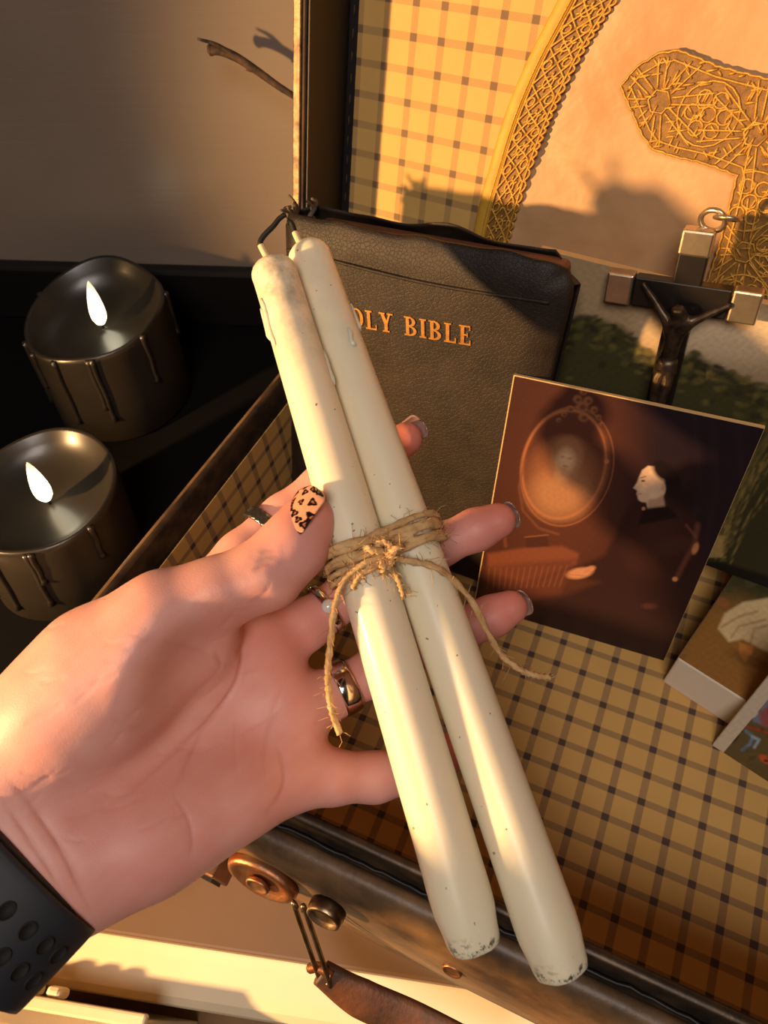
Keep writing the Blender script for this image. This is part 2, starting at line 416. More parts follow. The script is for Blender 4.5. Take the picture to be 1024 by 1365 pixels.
# wire link hanging from the latch and the leather handle it carries
L0, L1 = onz(400, 1212, .062), onz(432, 1305, .026)
ax = unit(L1 - L0); sd = unit(np.cross(ax, (0, -1, .3))) * .0026
P = [L0 - sd * .6, L0 - sd, L1 - sd, L1 - sd * .6 + ax * .0018, L1 + ax * .0022, L1 + sd * .6 + ax * .0018, L1 + sd, L0 + sd, L0 + sd * .6]
obj('wire_link', *tube([p - np.array([0, 0, ZT]) for p in smooth_path(P, 60)], .0011, 8), M['steel'], case, label='bent steel wire link')
H0, H1, H2, H3 = onz(428, 1296, .026), onz(480, 1330, .018), onz(560, 1366, .012), onz(700, 1440, .014)
path = smooth_path([H0, H1, H2, H3], 40); V = []; 
for i, p in enumerate(path):
    f = i / 39; wd = .0058 + .0030 * min(1, f * 3); th = .0026
    T = unit(path[min(i + 1, 39)] - path[max(i - 1, 0)]); S = unit(np.cross(T, (0, -.5, .86))); N = np.cross(S, T)
    for k in range(12):
        a = 2 * math.pi * k / 12; ca, sa = math.cos(a), math.sin(a)
        V.append(p + S * wd * np.sign(ca) * abs(ca) ** .7 + N * th * np.sign(sa) * abs(sa) ** .7 - np.array([0, 0, ZT]))
Fc = [(i * 12 + k, i * 12 + (k + 1) % 12, (i + 1) * 12 + (k + 1) % 12, (i + 1) * 12 + k) for i in range(39) for k in range(12)] + [tuple(range(11, -1, -1)), tuple(39 * 12 + k for k in range(12))]
hd = obj('handle', V, Fc, M['leather'], case, label='worn brown leather handle')
obj('handle_loop', *tube([p - np.array([0, 0, ZT]) for p in smooth_path([H0 + sd * 2.2, H0 - ax * .003, H0 - sd * 2.2], 14)], .0022, 8), M['rust'], case)
# ------------------------------------------------------------------ flat prints: soft brushes over a fine grid of coloured points
class Paint:
    """colours for the points of a print; shapes are given where they show in the photograph"""
    def __init__(s, fr, a0, a1, b0, b1, nx, ny, base):
        s.fr = fr; A, B = np.meshgrid(np.linspace(a0, a1, nx + 1), np.linspace(b0, b1, ny + 1)); s.A, s.B = A.ravel(), B.ravel(); s.nx, s.ny = nx, ny
        W = fr.o + s.A[:, None] * fr.u + s.B[:, None] * fr.v; s.X, s.Y = proj(W); s.C = np.tile(np.array(lin(base)), (len(s.A), 1))
        s.ext = (a0, a1, b0, b1)
    def put(s, m, c, alpha=1.0):
        m = np.clip(m, 0, 1)[:, None] * alpha; s.C = s.C * (1 - m) + np.array(lin(c)) * m
    def ell(s, cx, cy, rx, ry, c, soft=.3, ang=0, alpha=1.0, ring=None):
        a = math.radians(ang); dx, dy = s.X - cx, s.Y - cy; u = (dx * math.cos(a) + dy * math.sin(a)) / rx; v = (-dx * math.sin(a) + dy * math.cos(a)) / ry
        d = np.hypot(u, v)
        m = (1 - d) / soft + .5 if ring is None else 1.2 - np.abs(d - 1) / ring
        s.put(m, c, alpha)
    def sd(s, P):
        P = np.asarray(P, float); d = np.full(len(s.X), 1e9); ins = np.zeros(len(s.X), bool)
        for i in range(len(P)):
            a, b = P[i - 1], P[i]; e = b - a; wx, wy = s.X - a[0], s.Y - a[1]
            t = np.clip((wx * e[0] + wy * e[1]) / (e @ e + 1e-9), 0, 1); d = np.minimum(d, np.hypot(wx - t * e[0], wy - t * e[1]))
            c = ((a[1] > s.Y) != (b[1] > s.Y)) & (s.X < (b[0] - a[0]) * (s.Y - a[1]) / (b[1] - a[1] + 1e-12) + a[0]); ins ^= c
        return np.where(ins, -d, d)
    def poly(s, P, c, soft=3, alpha=1.0): s.put(.5 - s.sd(P) / soft, c, alpha)
    def line(s, P, wd, c, soft=1.5, alpha=1.0):
        P = np.asarray(P, float); d = np.full(len(s.X), 1e9)
        for a, b in zip(P[:-1], P[1:]):
            e = b - a; wx, wy = s.X - a[0], s.Y - a[1]; t = np.clip((wx * e[0] + wy * e[1]) / (e @ e + 1e-9), 0, 1); d = np.minimum(d, np.hypot(wx - t * e[0], wy - t * e[1]))
        s.put((wd - d) / soft + .5, c, alpha)
    def grain(s, amt, sc=.25, seed=1):
        n = np.sin(s.X * sc + 2 * np.sin(s.Y * sc * .7 + seed)) + np.sin(s.Y * sc * 1.3 + 2 * np.sin(s.X * sc * .6 + seed * 2)) + RNG.normal(size=len(s.X)) * .8
        s.C = np.clip(s.C * (1 + amt * n / 2.5)[:, None], 0, 1)
    def mesh(s, z=0.0):
        V = np.c_[s.A, s.B, np.full(len(s.A), z)]; nx, ny = s.nx, s.ny
        i = (np.arange(ny)[:, None] * (nx + 1) + np.arange(nx)[None]).ravel()
        return V, np.c_[i, i + 1, i + nx + 2, i + nx + 1]

M['print'] = attr_mat('printed_picture', .38, spec=.5)
M['canvas_print'] = attr_mat('painted_canvas', .6, bump=.3, bscale=900, spec=.3)
M['card_edge'] = mat('card_edge', (214, 178, 120), .6)
M['canvas_side'] = mat('bare_white_canvas', (236, 224, 202), .75, bump=.3, bscale=900)

# ------------------------------------------------------------------ the postcard leaning on the Bible
CF = lean_frame(-.0862, .1026, 17.5, 3, .0009)
cw, chh = .1115, .1545
tl = CF.px(688, 500); shear = 0.0
card = empty('picture_card', 'sepia picture card of a seated woman facing an oval mirror, leaning on the Bible', 'picture card', CF.mat())
V, Fc = box(0, cw, 0, chh, -.0022, -.0003); obj('card_board', V, Fc, M['card_edge'], card, smooth=False)
p = Paint(CF, .0006, cw - .0002, .0003, chh - .0005, 250, 330, (66, 36, 28))
p.poly([(835, 440), (1080, 440), (1080, 920), (905, 920), (870, 780), (826, 660)], (32, 21, 29), 110)
p.poly([(600, 800), (960, 815), (960, 940), (600, 900)], (34, 19, 19), 50)
p.ell(760, 640, 70, 120, (92, 52, 38), .9, 10, .5)
for x in (925, 948, 982): p.line([(x, 520), (x + 8, 650), (x - 14, 760)], 3, (50, 34, 40), 8, .35)
# oval mirror with its carved crest
p.ell(754, 619, 58, 76, (112, 66, 44), .1, 14)
p.ell(752, 619, 52, 71, (84, 48, 36), .1, 14); p.ell(752, 619, 54.5, 73, (168, 104, 68), .1, 14, .75, ring=.035)
p.ell(756, 622, 61, 80, (150, 94, 62), .1, 14, .6, ring=.02)
p.ell(750, 640, 42, 46, (150, 98, 66), .8, 10, .8)
p.ell(746, 660, 36, 28, (160, 114, 80), .9, 0, .85); p.ell(756, 612, 17, 24, (164, 122, 90), .8, 8)
p.ell(757, 596, 20, 14, (138, 94, 66), .8, 8, .8); p.ell(754, 614, 11, 15, (206, 166, 126), .9, 8, .9); p.ell(749, 632, 9, 10, (176, 132, 96), .8, 0, .8)
for (x, y) in ((750, 609), (760, 611)): p.ell(x, y, 2.6, 1.4, (120, 78, 56), 1.0, 0, .5)
p.line([(751, 621), (757, 622)], .8, (130, 76, 56), 1.5, .6)
for k in range(7): p.line([(722 + k * 8, 648 + abs(k - 3)), (724 + k * 8, 684)], .8, (150, 100, 68), 2, .35)
for (x, y, r) in ((778, 522, 5), (770, 532, 6), (784, 534, 6), (776, 542, 8), (760, 545, 5), (792, 546, 5), (752, 552, 4), (798, 556, 4), (745, 560, 3.5), (802, 565, 3), (778, 556, 7)):
    p.ell(x, y, r, r * .9, (138, 88, 58), .5, 0, .85); p.ell(x + 1, y + 1, r * .5, r * .4, (66, 36, 28), .6, 0, .7)
p.line([(700, 612), (692, 650), (697, 680), (718, 704), (744, 712)], 1.6, (110, 68, 48), 2.5, .7); p.line([(806, 610), (806, 640)], 1.5, (120, 74, 50), 2, .6)
p.ell(809, 615, 3, 3, (160, 104, 70), .5)
# table with a fringed cover and little books
p.poly([(650, 738), (700, 730), (750, 728), (772, 738), (768, 752), (700, 775), (650, 765)], (120, 68, 48), 5, .8)
p.poly([(645, 755), (768, 745), (748, 790), (712, 800), (700, 830), (640, 800)], (88, 48, 36), 8, .8)
for k in range(14): p.line([(652 + k * 8, 758 - k * .3), (650 + k * 7.4, 786 - k * .4)], .8, (136, 82, 56), 1.6, .45)
p.poly([(700, 716), (730, 714), (732, 728), (702, 730)], (66, 36, 30), 2); p.line([(700, 716), (731, 713)], .9, (130, 82, 56), 1.2, .7); p.line([(672, 700), (674, 728)], 2, (112, 66, 46), 3, .6)
# the sitter
p.poly([(868, 656), (838, 676), (824, 706), (806, 740), (770, 756), (772, 770), (800, 776), (740, 800), (716, 838), (720, 866), (900, 872), (940, 780), (930, 700), (905, 665)], (44, 24, 24), 8)
p.ell(875, 720, 34, 44, (64, 36, 30), .9, 20, .7)
p.ell(890, 638, 27, 23, (24, 15, 17), .4, 0); p.ell(912, 650, 22, 26, (28, 17, 20), .9); p.ell(905, 632, 24, 18, (46, 28, 26), .9, 20, .6)
p.poly([(864, 621), (874, 622), (881, 630), (887, 640), (888, 654), (883, 664), (887, 680), (864, 680), (862, 670), (855, 669), (851, 666), (850, 661), (848.5, 658), (850, 655.5), (848.5, 653), (844.5, 650.5), (850, 642), (852, 636), (856, 627)], (206, 172, 142), 2.2)
p.poly([(864, 667), (884, 660), (888, 682), (864, 681)], (172, 136, 110), 4)
p.ell(872, 660, 7, 5, (224, 190, 158), .9, 0, .6); p.ell(858, 652, 4, 5, (226, 194, 162), .9, 0, .6)
p.ell(885, 628, 17, 11, (24, 15, 17), .5, 40); p.ell(897, 645, 11, 18, (24, 15, 17), .4); p.ell(884.5, 650, 3, 5, (190, 150, 122), .6); p.line([(854, 637), (861, 635)], .8, (84, 52, 42), 1.2, .7); p.ell(857.5, 641, 2.6, 1.3, (70, 42, 36), .9); p.line([(849.5, 658.3), (855, 658.6)], .6, (130, 74, 62), 1.2, .7)
p.poly([(858, 678), (890, 674), (905, 690), (850, 700)], (26, 15, 17), 4)
p.ell(858, 678, 2.4, 2.4, (180, 118, 78), .5)
p.ell(773, 764, 17, 7, (176, 124, 92), .5, -10); p.ell(786, 759, 8, 4, (170, 118, 88), .6, -20); p.line([(760, 766), (784, 768)], .7, (140, 88, 66), 1.4, .6)
p.line([(930, 700), (926, 724), (902, 770)], 3, (120, 72, 50), 6, .6); p.ell(927, 731, 4, 8, (190, 126, 82), .6, 20); p.ell(900, 772, 3.5, 3, (206, 140, 92), .6)
p.ell(900, 728, 26, 12, (70, 40, 32), .8, -15, .6); p.line([(915, 700), (928, 716)], 1.5, (120, 80, 66), 3, .5)
p.ell(866, 808, 10, 4, (84, 50, 44), .8, 0, .6)
p.grain(.05, .6)
obj('picture', *p.mesh(), M['print'], card, smooth=False, cols=p.C)

# ------------------------------------------------------------------ landscape print standing behind the crucifix
PF = lean_frame(0.0, .1485, 16, -4, .0019)
pa0, pa1 = -.100, .15; pb1 = float(PF.px(927, 383)[1])
lands = empty('landscape_print', 'landscape picture of pale sky over dark trees, standing behind the crucifix', 'picture', PF.mat())
V, Fc = box(pa0, pa1, .0348, pb1, -.006, -.0003); obj('picture_board', V, Fc, M['card_edge'], lands, smooth=False)
p = Paint(PF, pa0, pa1, .0348, pb1, 260, 170, (166, 140, 104))
p.ell(975, 452, 100, 36, (220, 194, 154), .9, 10); p.poly([(760, 470), (1024, 470), (1100, 520), (1100, 540), (760, 520)], (150, 128, 100), 60, .6)
hz = [(740, 430), (780, 420), (830, 436), (862, 470), (905, 478), (925, 470), (950, 486), (980, 500), (1010, 514), (1050, 520), (1120, 530), (1200, 545), (1300, 560), (1420, 590), (1600, 640), (1600, 1100), (600, 1100), (600, 420)]
p.poly(hz, (62, 58, 30), 10)
for k in range(420):
    x = RNG.uniform(740, 1110) if k < 260 else RNG.uniform(1100, 1500); yb = np.interp(x, [q[0] for q in hz[:15]], [q[1] for q in hz[:15]]); y = yb + abs(RNG.normal()) * 26 - 3
    c = [(88, 82, 38), (52, 50, 26), (104, 92, 44), (40, 38, 22)][k % 4]; p.ell(x, y, RNG.uniform(3, 9), RNG.uniform(2, 5), c, .7, RNG.uniform(-30, 30), .7)
p.poly([(600, 560), (1120, 590), (1600, 720), (1600, 1100), (600, 1100)], (50, 46, 24), 40, .8)
for k in range(120):
    x = RNG.uniform(935, 975); x1 = x + RNG.uniform(-10, 75); y0 = RNG.uniform(690, 752); y1 = RNG.uniform(560, 640)
    c = [(116, 100, 50), (92, 80, 40), (140, 120, 66), (60, 54, 28)][k % 4]; p.line([(x, y0), (x + (x1 - x) * .35, (y0 + y1) / 2), (x1, y1)], .7, c, 1.6, .75)
for k in range(12): p.line([(946 + k * 1.6, 715), (942 + k * 1.9, 742)], 1.2, (170, 142, 84), 1.8, .7)
p.grain(.10, .5, 3)
p.poly([(600, 745), (960, 748), (1100, 790), (1600, 930), (1600, 1300), (600, 1300)], (20, 17, 12), 6)  # shaded gap below the picture, painted in as near-black
obj('picture', *p.mesh(), M['canvas_print'], lands, smooth=False, cols=p.C)

# ------------------------------------------------------------------ thick canvas block lying on the lining, thin print leaning on it
yaw = math.radians(-17); u = np.array([math.cos(yaw), math.sin(yaw), 0]); v = np.array([-math.sin(yaw), math.cos(yaw), 0])
KF = Frame((.0268, .0962, 0.0002), u, v); KT = .0325
blk = empty('canvas_block', 'deep white-sided canvas painting of a pale robe on brown ground, lying flat', 'canvas', KF.mat())
V, Fc = box(0, .16, 0, .076, 0, KT - .0003); bevel(obj('stretcher_block', V, Fc, M['canvas_side'], blk, smooth=False), .0012, 2)
KP = Frame(KF.w(0, 0, KT), u, v)
p = Paint(KP, .0004, .1596, .0004, .0756, 240, 130, (70, 66, 34))
p.poly([(900, 860), (940, 800), (1000, 800), (1100, 900), (1000, 960), (900, 900)], (150, 104, 46), 40)
p.poly([(960, 720), (1100, 600), (1100, 760), (1000, 790)], (52, 54, 30), 30)
for k in range(70):
    p.ell(RNG.uniform(950, 1060), RNG.uniform(640, 800), RNG.uniform(3, 9), RNG.uniform(2, 5), [(84, 80, 44), (60, 60, 32), (110, 96, 54), (44, 44, 26)][k % 4], .7, RNG.uniform(-60, 60), .6)
p.ell(963, 803, 10, 6, (164, 96, 52), .8, 20, .7)
p.poly([(957, 838), (966, 818), (990, 803), (1030, 796), (1080, 800), (1080, 880), (1020, 868), (990, 852), (972, 856)], (224, 194, 142), 4)
for P in ([(962, 836), (985, 822), (1010, 815)], [(975, 850), (985, 835), (1020, 826)], [(1000, 858), (1006, 838), (1030, 832)]): p.line(P, 1.4, (164, 128, 80), 3, .7)
p.poly([(985, 856), (1004, 862), (1003, 872), (993, 882), (986, 872)], (206, 132, 62), 3)
p.ell(1000, 880, 30, 8, (96, 62, 30), .8, 20, .5)
for q in ((1012, 716), (1008, 724), (1016, 722)): p.ell(*q, 3.5, 2.2, (214, 206, 176), .6)
p.grain(.08, .5, 2)
o = obj('picture', *p.mesh(KT), M['canvas_print'], blk, smooth=False, cols=p.C)

yaw = math.radians(-16); be = math.radians(74); u = np.array([math.cos(yaw), math.sin(yaw), 0]); v = np.array([-math.sin(yaw) * math.cos(be), math.cos(yaw) * math.cos(be), math.sin(be)])
QF = Frame((.0575, .0702, .0012), u, v)
thin = empty('small_print', 'small dark figure print with a white border, leaning on the canvas block', 'picture', QF.mat())
V, Fc = box(0, .085, 0, .085, -.0028, -.0003); obj('print_board', V, Fc, M['canvas_side'], thin, smooth=False)
p = Paint(QF, .0002, .0848, .0002, .0848, 220, 220, (92, 78, 46))
p.ell(1000, 960, 60, 80, (104, 88, 52), .9, 0, .7)
p.poly([(1000, 950), (1014, 930), (1040, 915), (1040, 965), (1020, 968), (1004, 962)], (120, 124, 140), 3); p.poly([(1012, 952), (1040, 925), (1040, 975), (1016, 968)], (150, 84, 84), 4)
p.ell(1004, 953, 7, 3.5, (196, 196, 200), .5, -30); p.line([(980, 962), (1000, 970), (1035, 980)], 1.3, (170, 62, 40), 2)
p.line([(994, 974), (1004, 982), (1000, 992), (990, 1000)], 2.2, (110, 134, 160), 2.5); p.line([(1003, 982), (1012, 986), (1006, 996)], 2, (150, 166, 180), 2.5); p.ell(978, 985, 8, 4, (50, 46, 50), .7, -40)
p.ell(1020, 1012, 9, 5, (196, 92, 48), .5, 30); p.ell(1022, 1014, 4, 2, (120, 40, 30), .6)
for k in range(60): p.ell(RNG.uniform(965, 1060), RNG.uniform(880, 1040), RNG.uniform(2, 7), RNG.uniform(1.5, 4), [(70, 62, 40), (112, 96, 56), (56, 50, 36)][k % 3], .8, RNG.uniform(-60, 60), .45)
wb = p.A < .0062; p.C[wb] = lin((206, 192, 168))
p.grain(.06, .5, 4)
obj('picture', *p.mesh(), M['canvas_print'], thin, smooth=False, cols=p.C)
# ------------------------------------------------------------------ vestment cloth hung on the lid
M['satin'] = mat('aged_cream_satin', (206, 166, 122), .45, c2=(182, 138, 92), vscale=14, bump=.35, bscale=26, bdist=.004, spec=.45)
M['gold_cloth'] = mat('gold_brocade_ground', (150, 106, 40), .5, c2=(108, 74, 24), vscale=260, bump=.6, bscale=1600, bdist=.0005)
M['gold_thread'] = mat('gold_thread', (222, 168, 70), .36, metal=.3, var=.3, vscale=700, bump=.5, bscale=2500)
M['piping'] = mat('mustard_piping', (206, 158, 52), .55, var=.2, vscale=80, bump=.2, bscale=900)
VF = Frame(LID.w(0, 0, .0035), LID.u, LID.v)
def lp(pts): return np.array([VF.px(x, y) for x, y in pts])
outer = smooth_path(lp([(628, 400), (630, 330), (640, 275), (652, 230), (672, 160), (700, 90), (730, 30), (748, -6), (775, -60), (800, -105)]), 60)
inner = smooth_path(lp([(672, 400), (676, 330), (692, 270), (712, 210), (736, 150), (770, 80), (800, 30), (820, 0), (848, -50), (872, -95)]), 60)
pipe_in = outer + (inner - outer) * .20
vest = empty('vestment', 'cream satin church vestment with gold lace border and cross, hung inside the lid', 'vestment', VF.mat())
# satin ground with slack folds
bmax = float(outer[-1][1]); right = .40
bb = outer[:, 1]
def satin(u_, v_):
    b = bb[0] + (bmax - bb[0]) * v_; a = np.interp(b, bb, outer[:, 0]) + .002; x = a + (right - a) * u_
    z = .0008 * hnoise(x, b, 34, 1) + .0006 * hnoise(x + .3 * b, b, 70, 4)
    return (x, b, -.0012 + z)
obj('satin_ground', *grid(satin, 90, 60), M['satin'], vest)
# mustard piping along the outer edge
V, Fc = [], []
V, Fc = tube([(q[0] + .001, q[1], .0003) for q in (outer + pipe_in) / 2], .0034, 10)
V = [(x, y, .0003 + (z - .0003) * .35) for x, y, z in V]
obj('piping', V, Fc, M['piping'], vest, label='mustard yellow folded edge')
def thread_net(name, segs, r, mt, parent, z=.0012, lab=None, n=4):
    Vs, Fs = [], []
    for P in segs:
        P = np.asarray(P, float)
        P3 = np.c_[P, np.full(len(P), z)] if P.shape[1] == 2 else P
        v, f = tube(P3, r, n); o = len(Vs); Vs += v; Fs += [tuple(i + o for i in q) for q in f]
    return obj(name, Vs, Fs, mt, parent, label=lab)
L_ = np.r_[0, np.cumsum(np.linalg.norm(np.diff(outer, axis=0), axis=1))]
def st(s, t):
    k = [np.interp(s, L_, (pipe_in + (inner - pipe_in) * t)[:, c]) for c in (0, 1)]; return np.array(k)
tot = L_[-1]; rep = .0165
# scalloped lace ground
edge = []
N = 400
for k in range(N + 1):
    s = tot * k / N; edge.append(st(s, 1.0 + .05 * abs(math.sin(s / .0042 * math.pi))))
poly = [st(tot * k / N, -.02) for k in range(N + 1)]
V = [(q[0], q[1], .0004) for q in poly] + [(q[0], q[1], .0006) for q in edge]
obj('lace_ground', V, [(k, k + 1, N + 2 + k, N + 1 + k) for k in range(N)], M['gold_cloth'], vest)
segs = []
for t0 in (.04, .16, .94): segs.append([st(s, t0) for s in np.linspace(0, tot, 150)])
k = 0
while k * rep < tot:
    s0 = k * rep; c = s0 + rep / 2
    for a, b2 in (((0, .16), (rep, .94)), ((0, .94), (rep, .16)), ((rep * .5, .16), (rep * 1.0, .55)), ((rep * .5, .16), (0, .55)), ((rep * .5, .94), (rep, .55)), ((rep * .5, .94), (0, .55))):
        segs.append([st(s0 + a[0] + (b2[0] - a[0]) * q, a[1] + (b2[1] - a[1]) * q) for q in np.linspace(0, 1, 6)])
    for (cs, ct, rs, rt) in ((.5, .55, .16, .13), (0, .32, .12, .1), (0, .78, .12, .1), (.5, .86, .1, .05)):
        segs.append([st(s0 + rep * (cs + rs * math.cos(a)), ct + rt * math.sin(a)) for a in np.linspace(0, 2 * math.pi, 11)])
    for a in range(6):
        an = math.radians(60 * a + 10); segs.append([st(s0 + rep * (.5 + .16 * math.cos(an)), .55 + .13 * math.sin(an)), st(s0 + rep * (.5 + .27 * math.cos(an)), .55 + .22 * math.sin(an))])
    k += 1
for q in range(int(tot / .0042)):                  # little loops of the scalloped edge
    s = q * .0042 + .0021
    segs.append([st(s - .0021 + .0042 * f, .97 + .10 * math.sin(math.pi * f)) for f in np.linspace(0, 1, 6)])
thread_net('lace_threads', segs, .00055, M['gold_thread'], vest, .0011, 'raised gold lace threads')
# appliqued gold cross: horizontal arm with a pointed end and the arm that runs down from it
A1 = lp([(830, 115), (850, 90), (880, 72), (905, 68), (930, 78), (960, 90), (990, 98), (1030, 108), (1100, 122), (1180, 140), (1180, 270), (1075, 250), (1062, 300), (1048, 350), (1035, 420), (1020, 500), (915, 480), (932, 410), (945, 375), (960, 330), (972, 285), (985, 232), (940, 215), (900, 206), (871, 196), (858, 178), (845, 148)])
V, Fc = prism(A1, .0006, .0014); obj('cross_ground', V, Fc, M['gold_cloth'], vest, smooth=False)
segs = []
def inpoly(q, P=A1):
    c = False
    for i in range(len(P)):
        a, b = P[i - 1], P[i]
        if (a[1] > q[1]) != (b[1] > q[1]) and q[0] < (b[0] - a[0]) * (q[1] - a[1]) / (b[1] - a[1]) + a[0]: c = not c
    return c
def add(P):
    cur = []
    for q in P:
        if inpoly(q): cur.append(q)
        else:
            if len(cur) > 1: segs.append(cur)
            cur = []
    if len(cur) > 1: segs.append(cur)
def circ(c, r, n=14, a0=0): return [c + r * np.array([math.cos(a0 + 2 * math.pi * k / n), math.sin(a0 + 2 * math.pi * k / n)]) for k in range(n + 1)]
cen = A1.mean(0)
for off in (.0, .0032):                            # double corded outline with a looped edge
    Q = []
    for i in range(len(A1)):
        a, b = A1[i - 1], A1[i]; e = unit(b - a); nn = np.array([-e[1], e[0]])
        if not inpoly((a + b) / 2 + nn * .002): nn = -nn
        k = max(2, int(np.linalg.norm(b - a) / .0016))
        for q in range(k):
            f = q / k; w_ = .0006 * abs(math.sin((i * 7 + q) * 1.1)) if off == 0 else 0
            Q.append(a + (b - a) * f + nn * (off - w_))
    segs.append(Q + Q[:1])
def rosette(c, r):
    for k in range(7): add(circ(c if k == 6 else c + r * .42 * np.array([math.cos(k * math.pi / 3), math.sin(k * math.pi / 3)]), r * .19, 10))
def star(c, r):
    add(circ(c, r * .26, 6)); 
    for k in range(8):
        d = np.array([math.cos(k * math.pi / 4 + .2), math.sin(k * math.pi / 4 + .2)]); pr = np.array([-d[1], d[0]])
        for w_ in (-.0010, .0010): add([c + d * f * r + pr * w_ * (1 + f) for f in np.linspace(.28, 1.25, 12)])
for (x, y, kind) in ((880, 135, 's'), (945, 152, 'r'), (1008, 178, 's'), (1070, 190, 'r'), (1000, 268, 'r'), (993, 335, 's'), (985, 400, 'r'), (975, 450, 's'), (1130, 200, 's'), (1040, 330, 'r')):
    c = lp([(x, y)])[0]
    if kind == 's': star(c, .0185)
    else: rosette(c, .016); add(circ(c, .0125, 18)); 
for k in range(420):                               # short couched stitches filling the ground
    c = lp([(RNG.uniform(840, 1120), RNG.uniform(75, 450))])[0]; an = RNG.choice([.3, 1.35, 2.4, 1.4]); d = np.array([math.cos(an), math.sin(an)]) * .0022
    add([c - d, c, c + d])
thread_net('cross_threads', segs, .00055, M['gold_thread'], vest, .0016, 'raised gold threads of stars and rosettes')

# ------------------------------------------------------------------ the Bible
M['book'] = None
tt = NT('worn_black_leather'); co_ = tt.co()
vo = tt.n('ShaderNodeTexVoronoi', feature='DISTANCE_TO_EDGE'); vo.inputs['Scale'].default_value = 520; tt.l(co_, vo.inputs['Vector'])
ns = tt.noise(30, 6, .7)
c = tt.mix(tt.ramp(ns, [(.4, (0, 0, 0)), (.75, (1, 1, 1))]), lin((30, 22, 15)), lin((54, 41, 28)))
tt.l(c, tt.b.inputs['Base Color']); tt.b.inputs['Roughness'].default_value = .58; tt.b.inputs['Specular IOR Level'].default_value = .4
tt.bump(tt.math('ADD', tt.math('MINIMUM', vo.outputs['Distance'], .12), tt.math('MULTIPLY', ns, .25)), .55, .0012); M['book'] = tt.m
tt = NT('red_brown_page_edges'); mp = tt.n('ShaderNodeMapping'); mp.inputs['Scale'].default_value = (1, 1, 60); tt.l(tt.co(), mp.inputs['Vector'])
nz = tt.noise(40, 4, .6, mp.outputs[0]); tt.l(tt.mix(nz, lin((92, 48, 32)), lin((142, 88, 56))), tt.b.inputs['Base Color']); tt.b.inputs['Roughness'].default_value = .6; tt.bump(nz, .5, .001); M['pages'] = tt.m
M['gilt'] = mat('gilt_lettering', (226, 164, 84), .35, metal=.7, var=.3, vscale=500)
M['torn'] = mat('torn_black_leather', (30, 24, 20), .8, c2=(120, 100, 76), vscale=160)
BF = lean_frame(-.1, .1145, 15.5, -3, .0084); BT = .030
q1, q2 = BF.px(374, 287), BF.px(770, 356); q3 = np.array([q1[0] - .001, 0.0])
bx0, bx1, bh = float(q1[0]), float(q2[0]), float(q1[1] + q2[1]) / 2
skew = float(q3[0] - q1[0]) / (1 - float(q3[1]) / bh); rise = float(q2[1] - q1[1]) / (bx1 - bx0); xm = (bx0 + bx1) / 2
def warp(V):
    """the old book sits a little out of square"""
    return [(x + skew * (1 - y / bh) * max(0, (bx1 - x) / (bx1 - bx0)), y * (1 + rise * (x - xm) / bh), z) for x, y, z in V]
def wobj(name, g, *a, **k): return obj(name, warp(g[0]), g[1], *a, **k)
bib = empty('bible', 'worn black leather Bible with gilt title, standing upright at the back of the suitcase', 'book', BF.mat())
V, Fc = box(bx0 + .010, bx1 - .007, .004, bh - .006, -BT + .0022, -.0022); pg = bevel(wobj('page_block', (V, Fc), M['pages'], bib, smooth=False), .004, 3)
def cover(side):
    """limp cover with edges that curl over the pages; side +1 front, -1 back"""
    nx, ny = 64, 80; z0 = 0.0 if side > 0 else -BT; F2, B2 = [], []
    for j in range(ny + 1):
        for i in range(nx + 1):
            x = bx0 + (bx1 - bx0) * i / nx; y = bh * j / ny
            dr = max(0, (x - (bx1 - .016)) / .016); dt = max(0, (y - (bh - .014)) / .014); db = max(0, (.012 - y) / .012)
            # rounded free corners
            xx, yy = x, y
            if dr > 0 and dt > 0:
                q = math.hypot(dr, dt); m_ = max(dr, dt); xx = bx1 - .016 + .016 * dr * m_ / q * 1.0; yy = bh - .014 + .014 * dt * m_ / q
            if dr > 0 and db > 0:
                q = math.hypot(dr, db); m_ = max(dr, db); xx = bx1 - .016 + .016 * dr * m_ / q; yy = .012 - .012 * db * m_ / q
            dz = -side * (.0048 * dr ** 2 + .0034 * dt ** 2 + .002 * db ** 2)
            if side < 0:
                dz += (.0040 * dt ** 2 * (1 + .8 * hnoise(x, 0, 60, 2)) + .006 * (dr * dt) + .007 * dr ** 2)
                yy += .0035 * dt * hnoise(x, 1, 55, 5) - .010 * dr * dt - .002 * dt
            else:
                yy += .0012 * dt * hnoise(x, 2, 90, 3)
            # spine hinge groove and gentle bow
            g = math.exp(-((x - bx0 - .014) / .004) ** 2) * .0009
            dz += side * (-g + .0006 * hnoise(x, y, 40, 7 + side) + .0008 * math.sin((x - bx0) / (bx1 - bx0) * 3.14))
            if x < bx0 + .009: f = (bx0 + .009 - x) / .009; dz -= side * .006 * f ** 2
            th = .0016
            F2.append((xx, yy, z0 + dz + (th / 2))); B2.append((xx, yy, z0 + dz - th / 2))
    V = F2 + B2; K = len(F2); Fc = []
    for j in range(ny):
        for i in range(nx):
            a = j * (nx + 1) + i; q = (a, a + 1, a + nx + 2, a + nx + 1); Fc += [q, tuple(K + k for k in q[::-1])]
    ring = [i for i in range(nx + 1)] + [(j) * (nx + 1) + nx for j in range(1, ny + 1)] + [ny * (nx + 1) + i for i in range(nx - 1, -1, -1)] + [j * (nx + 1) for j in range(ny - 1, 0, -1)]
    for a, b in zip(ring, ring[1:] + ring[:1]): Fc.append((a, K + a, K + b, b))
    return V, Fc
wobj('front_cover', cover(1), M['book'], bib, label='grained black leather front cover'); wobj('back_cover', cover(-1), M['book'], bib)
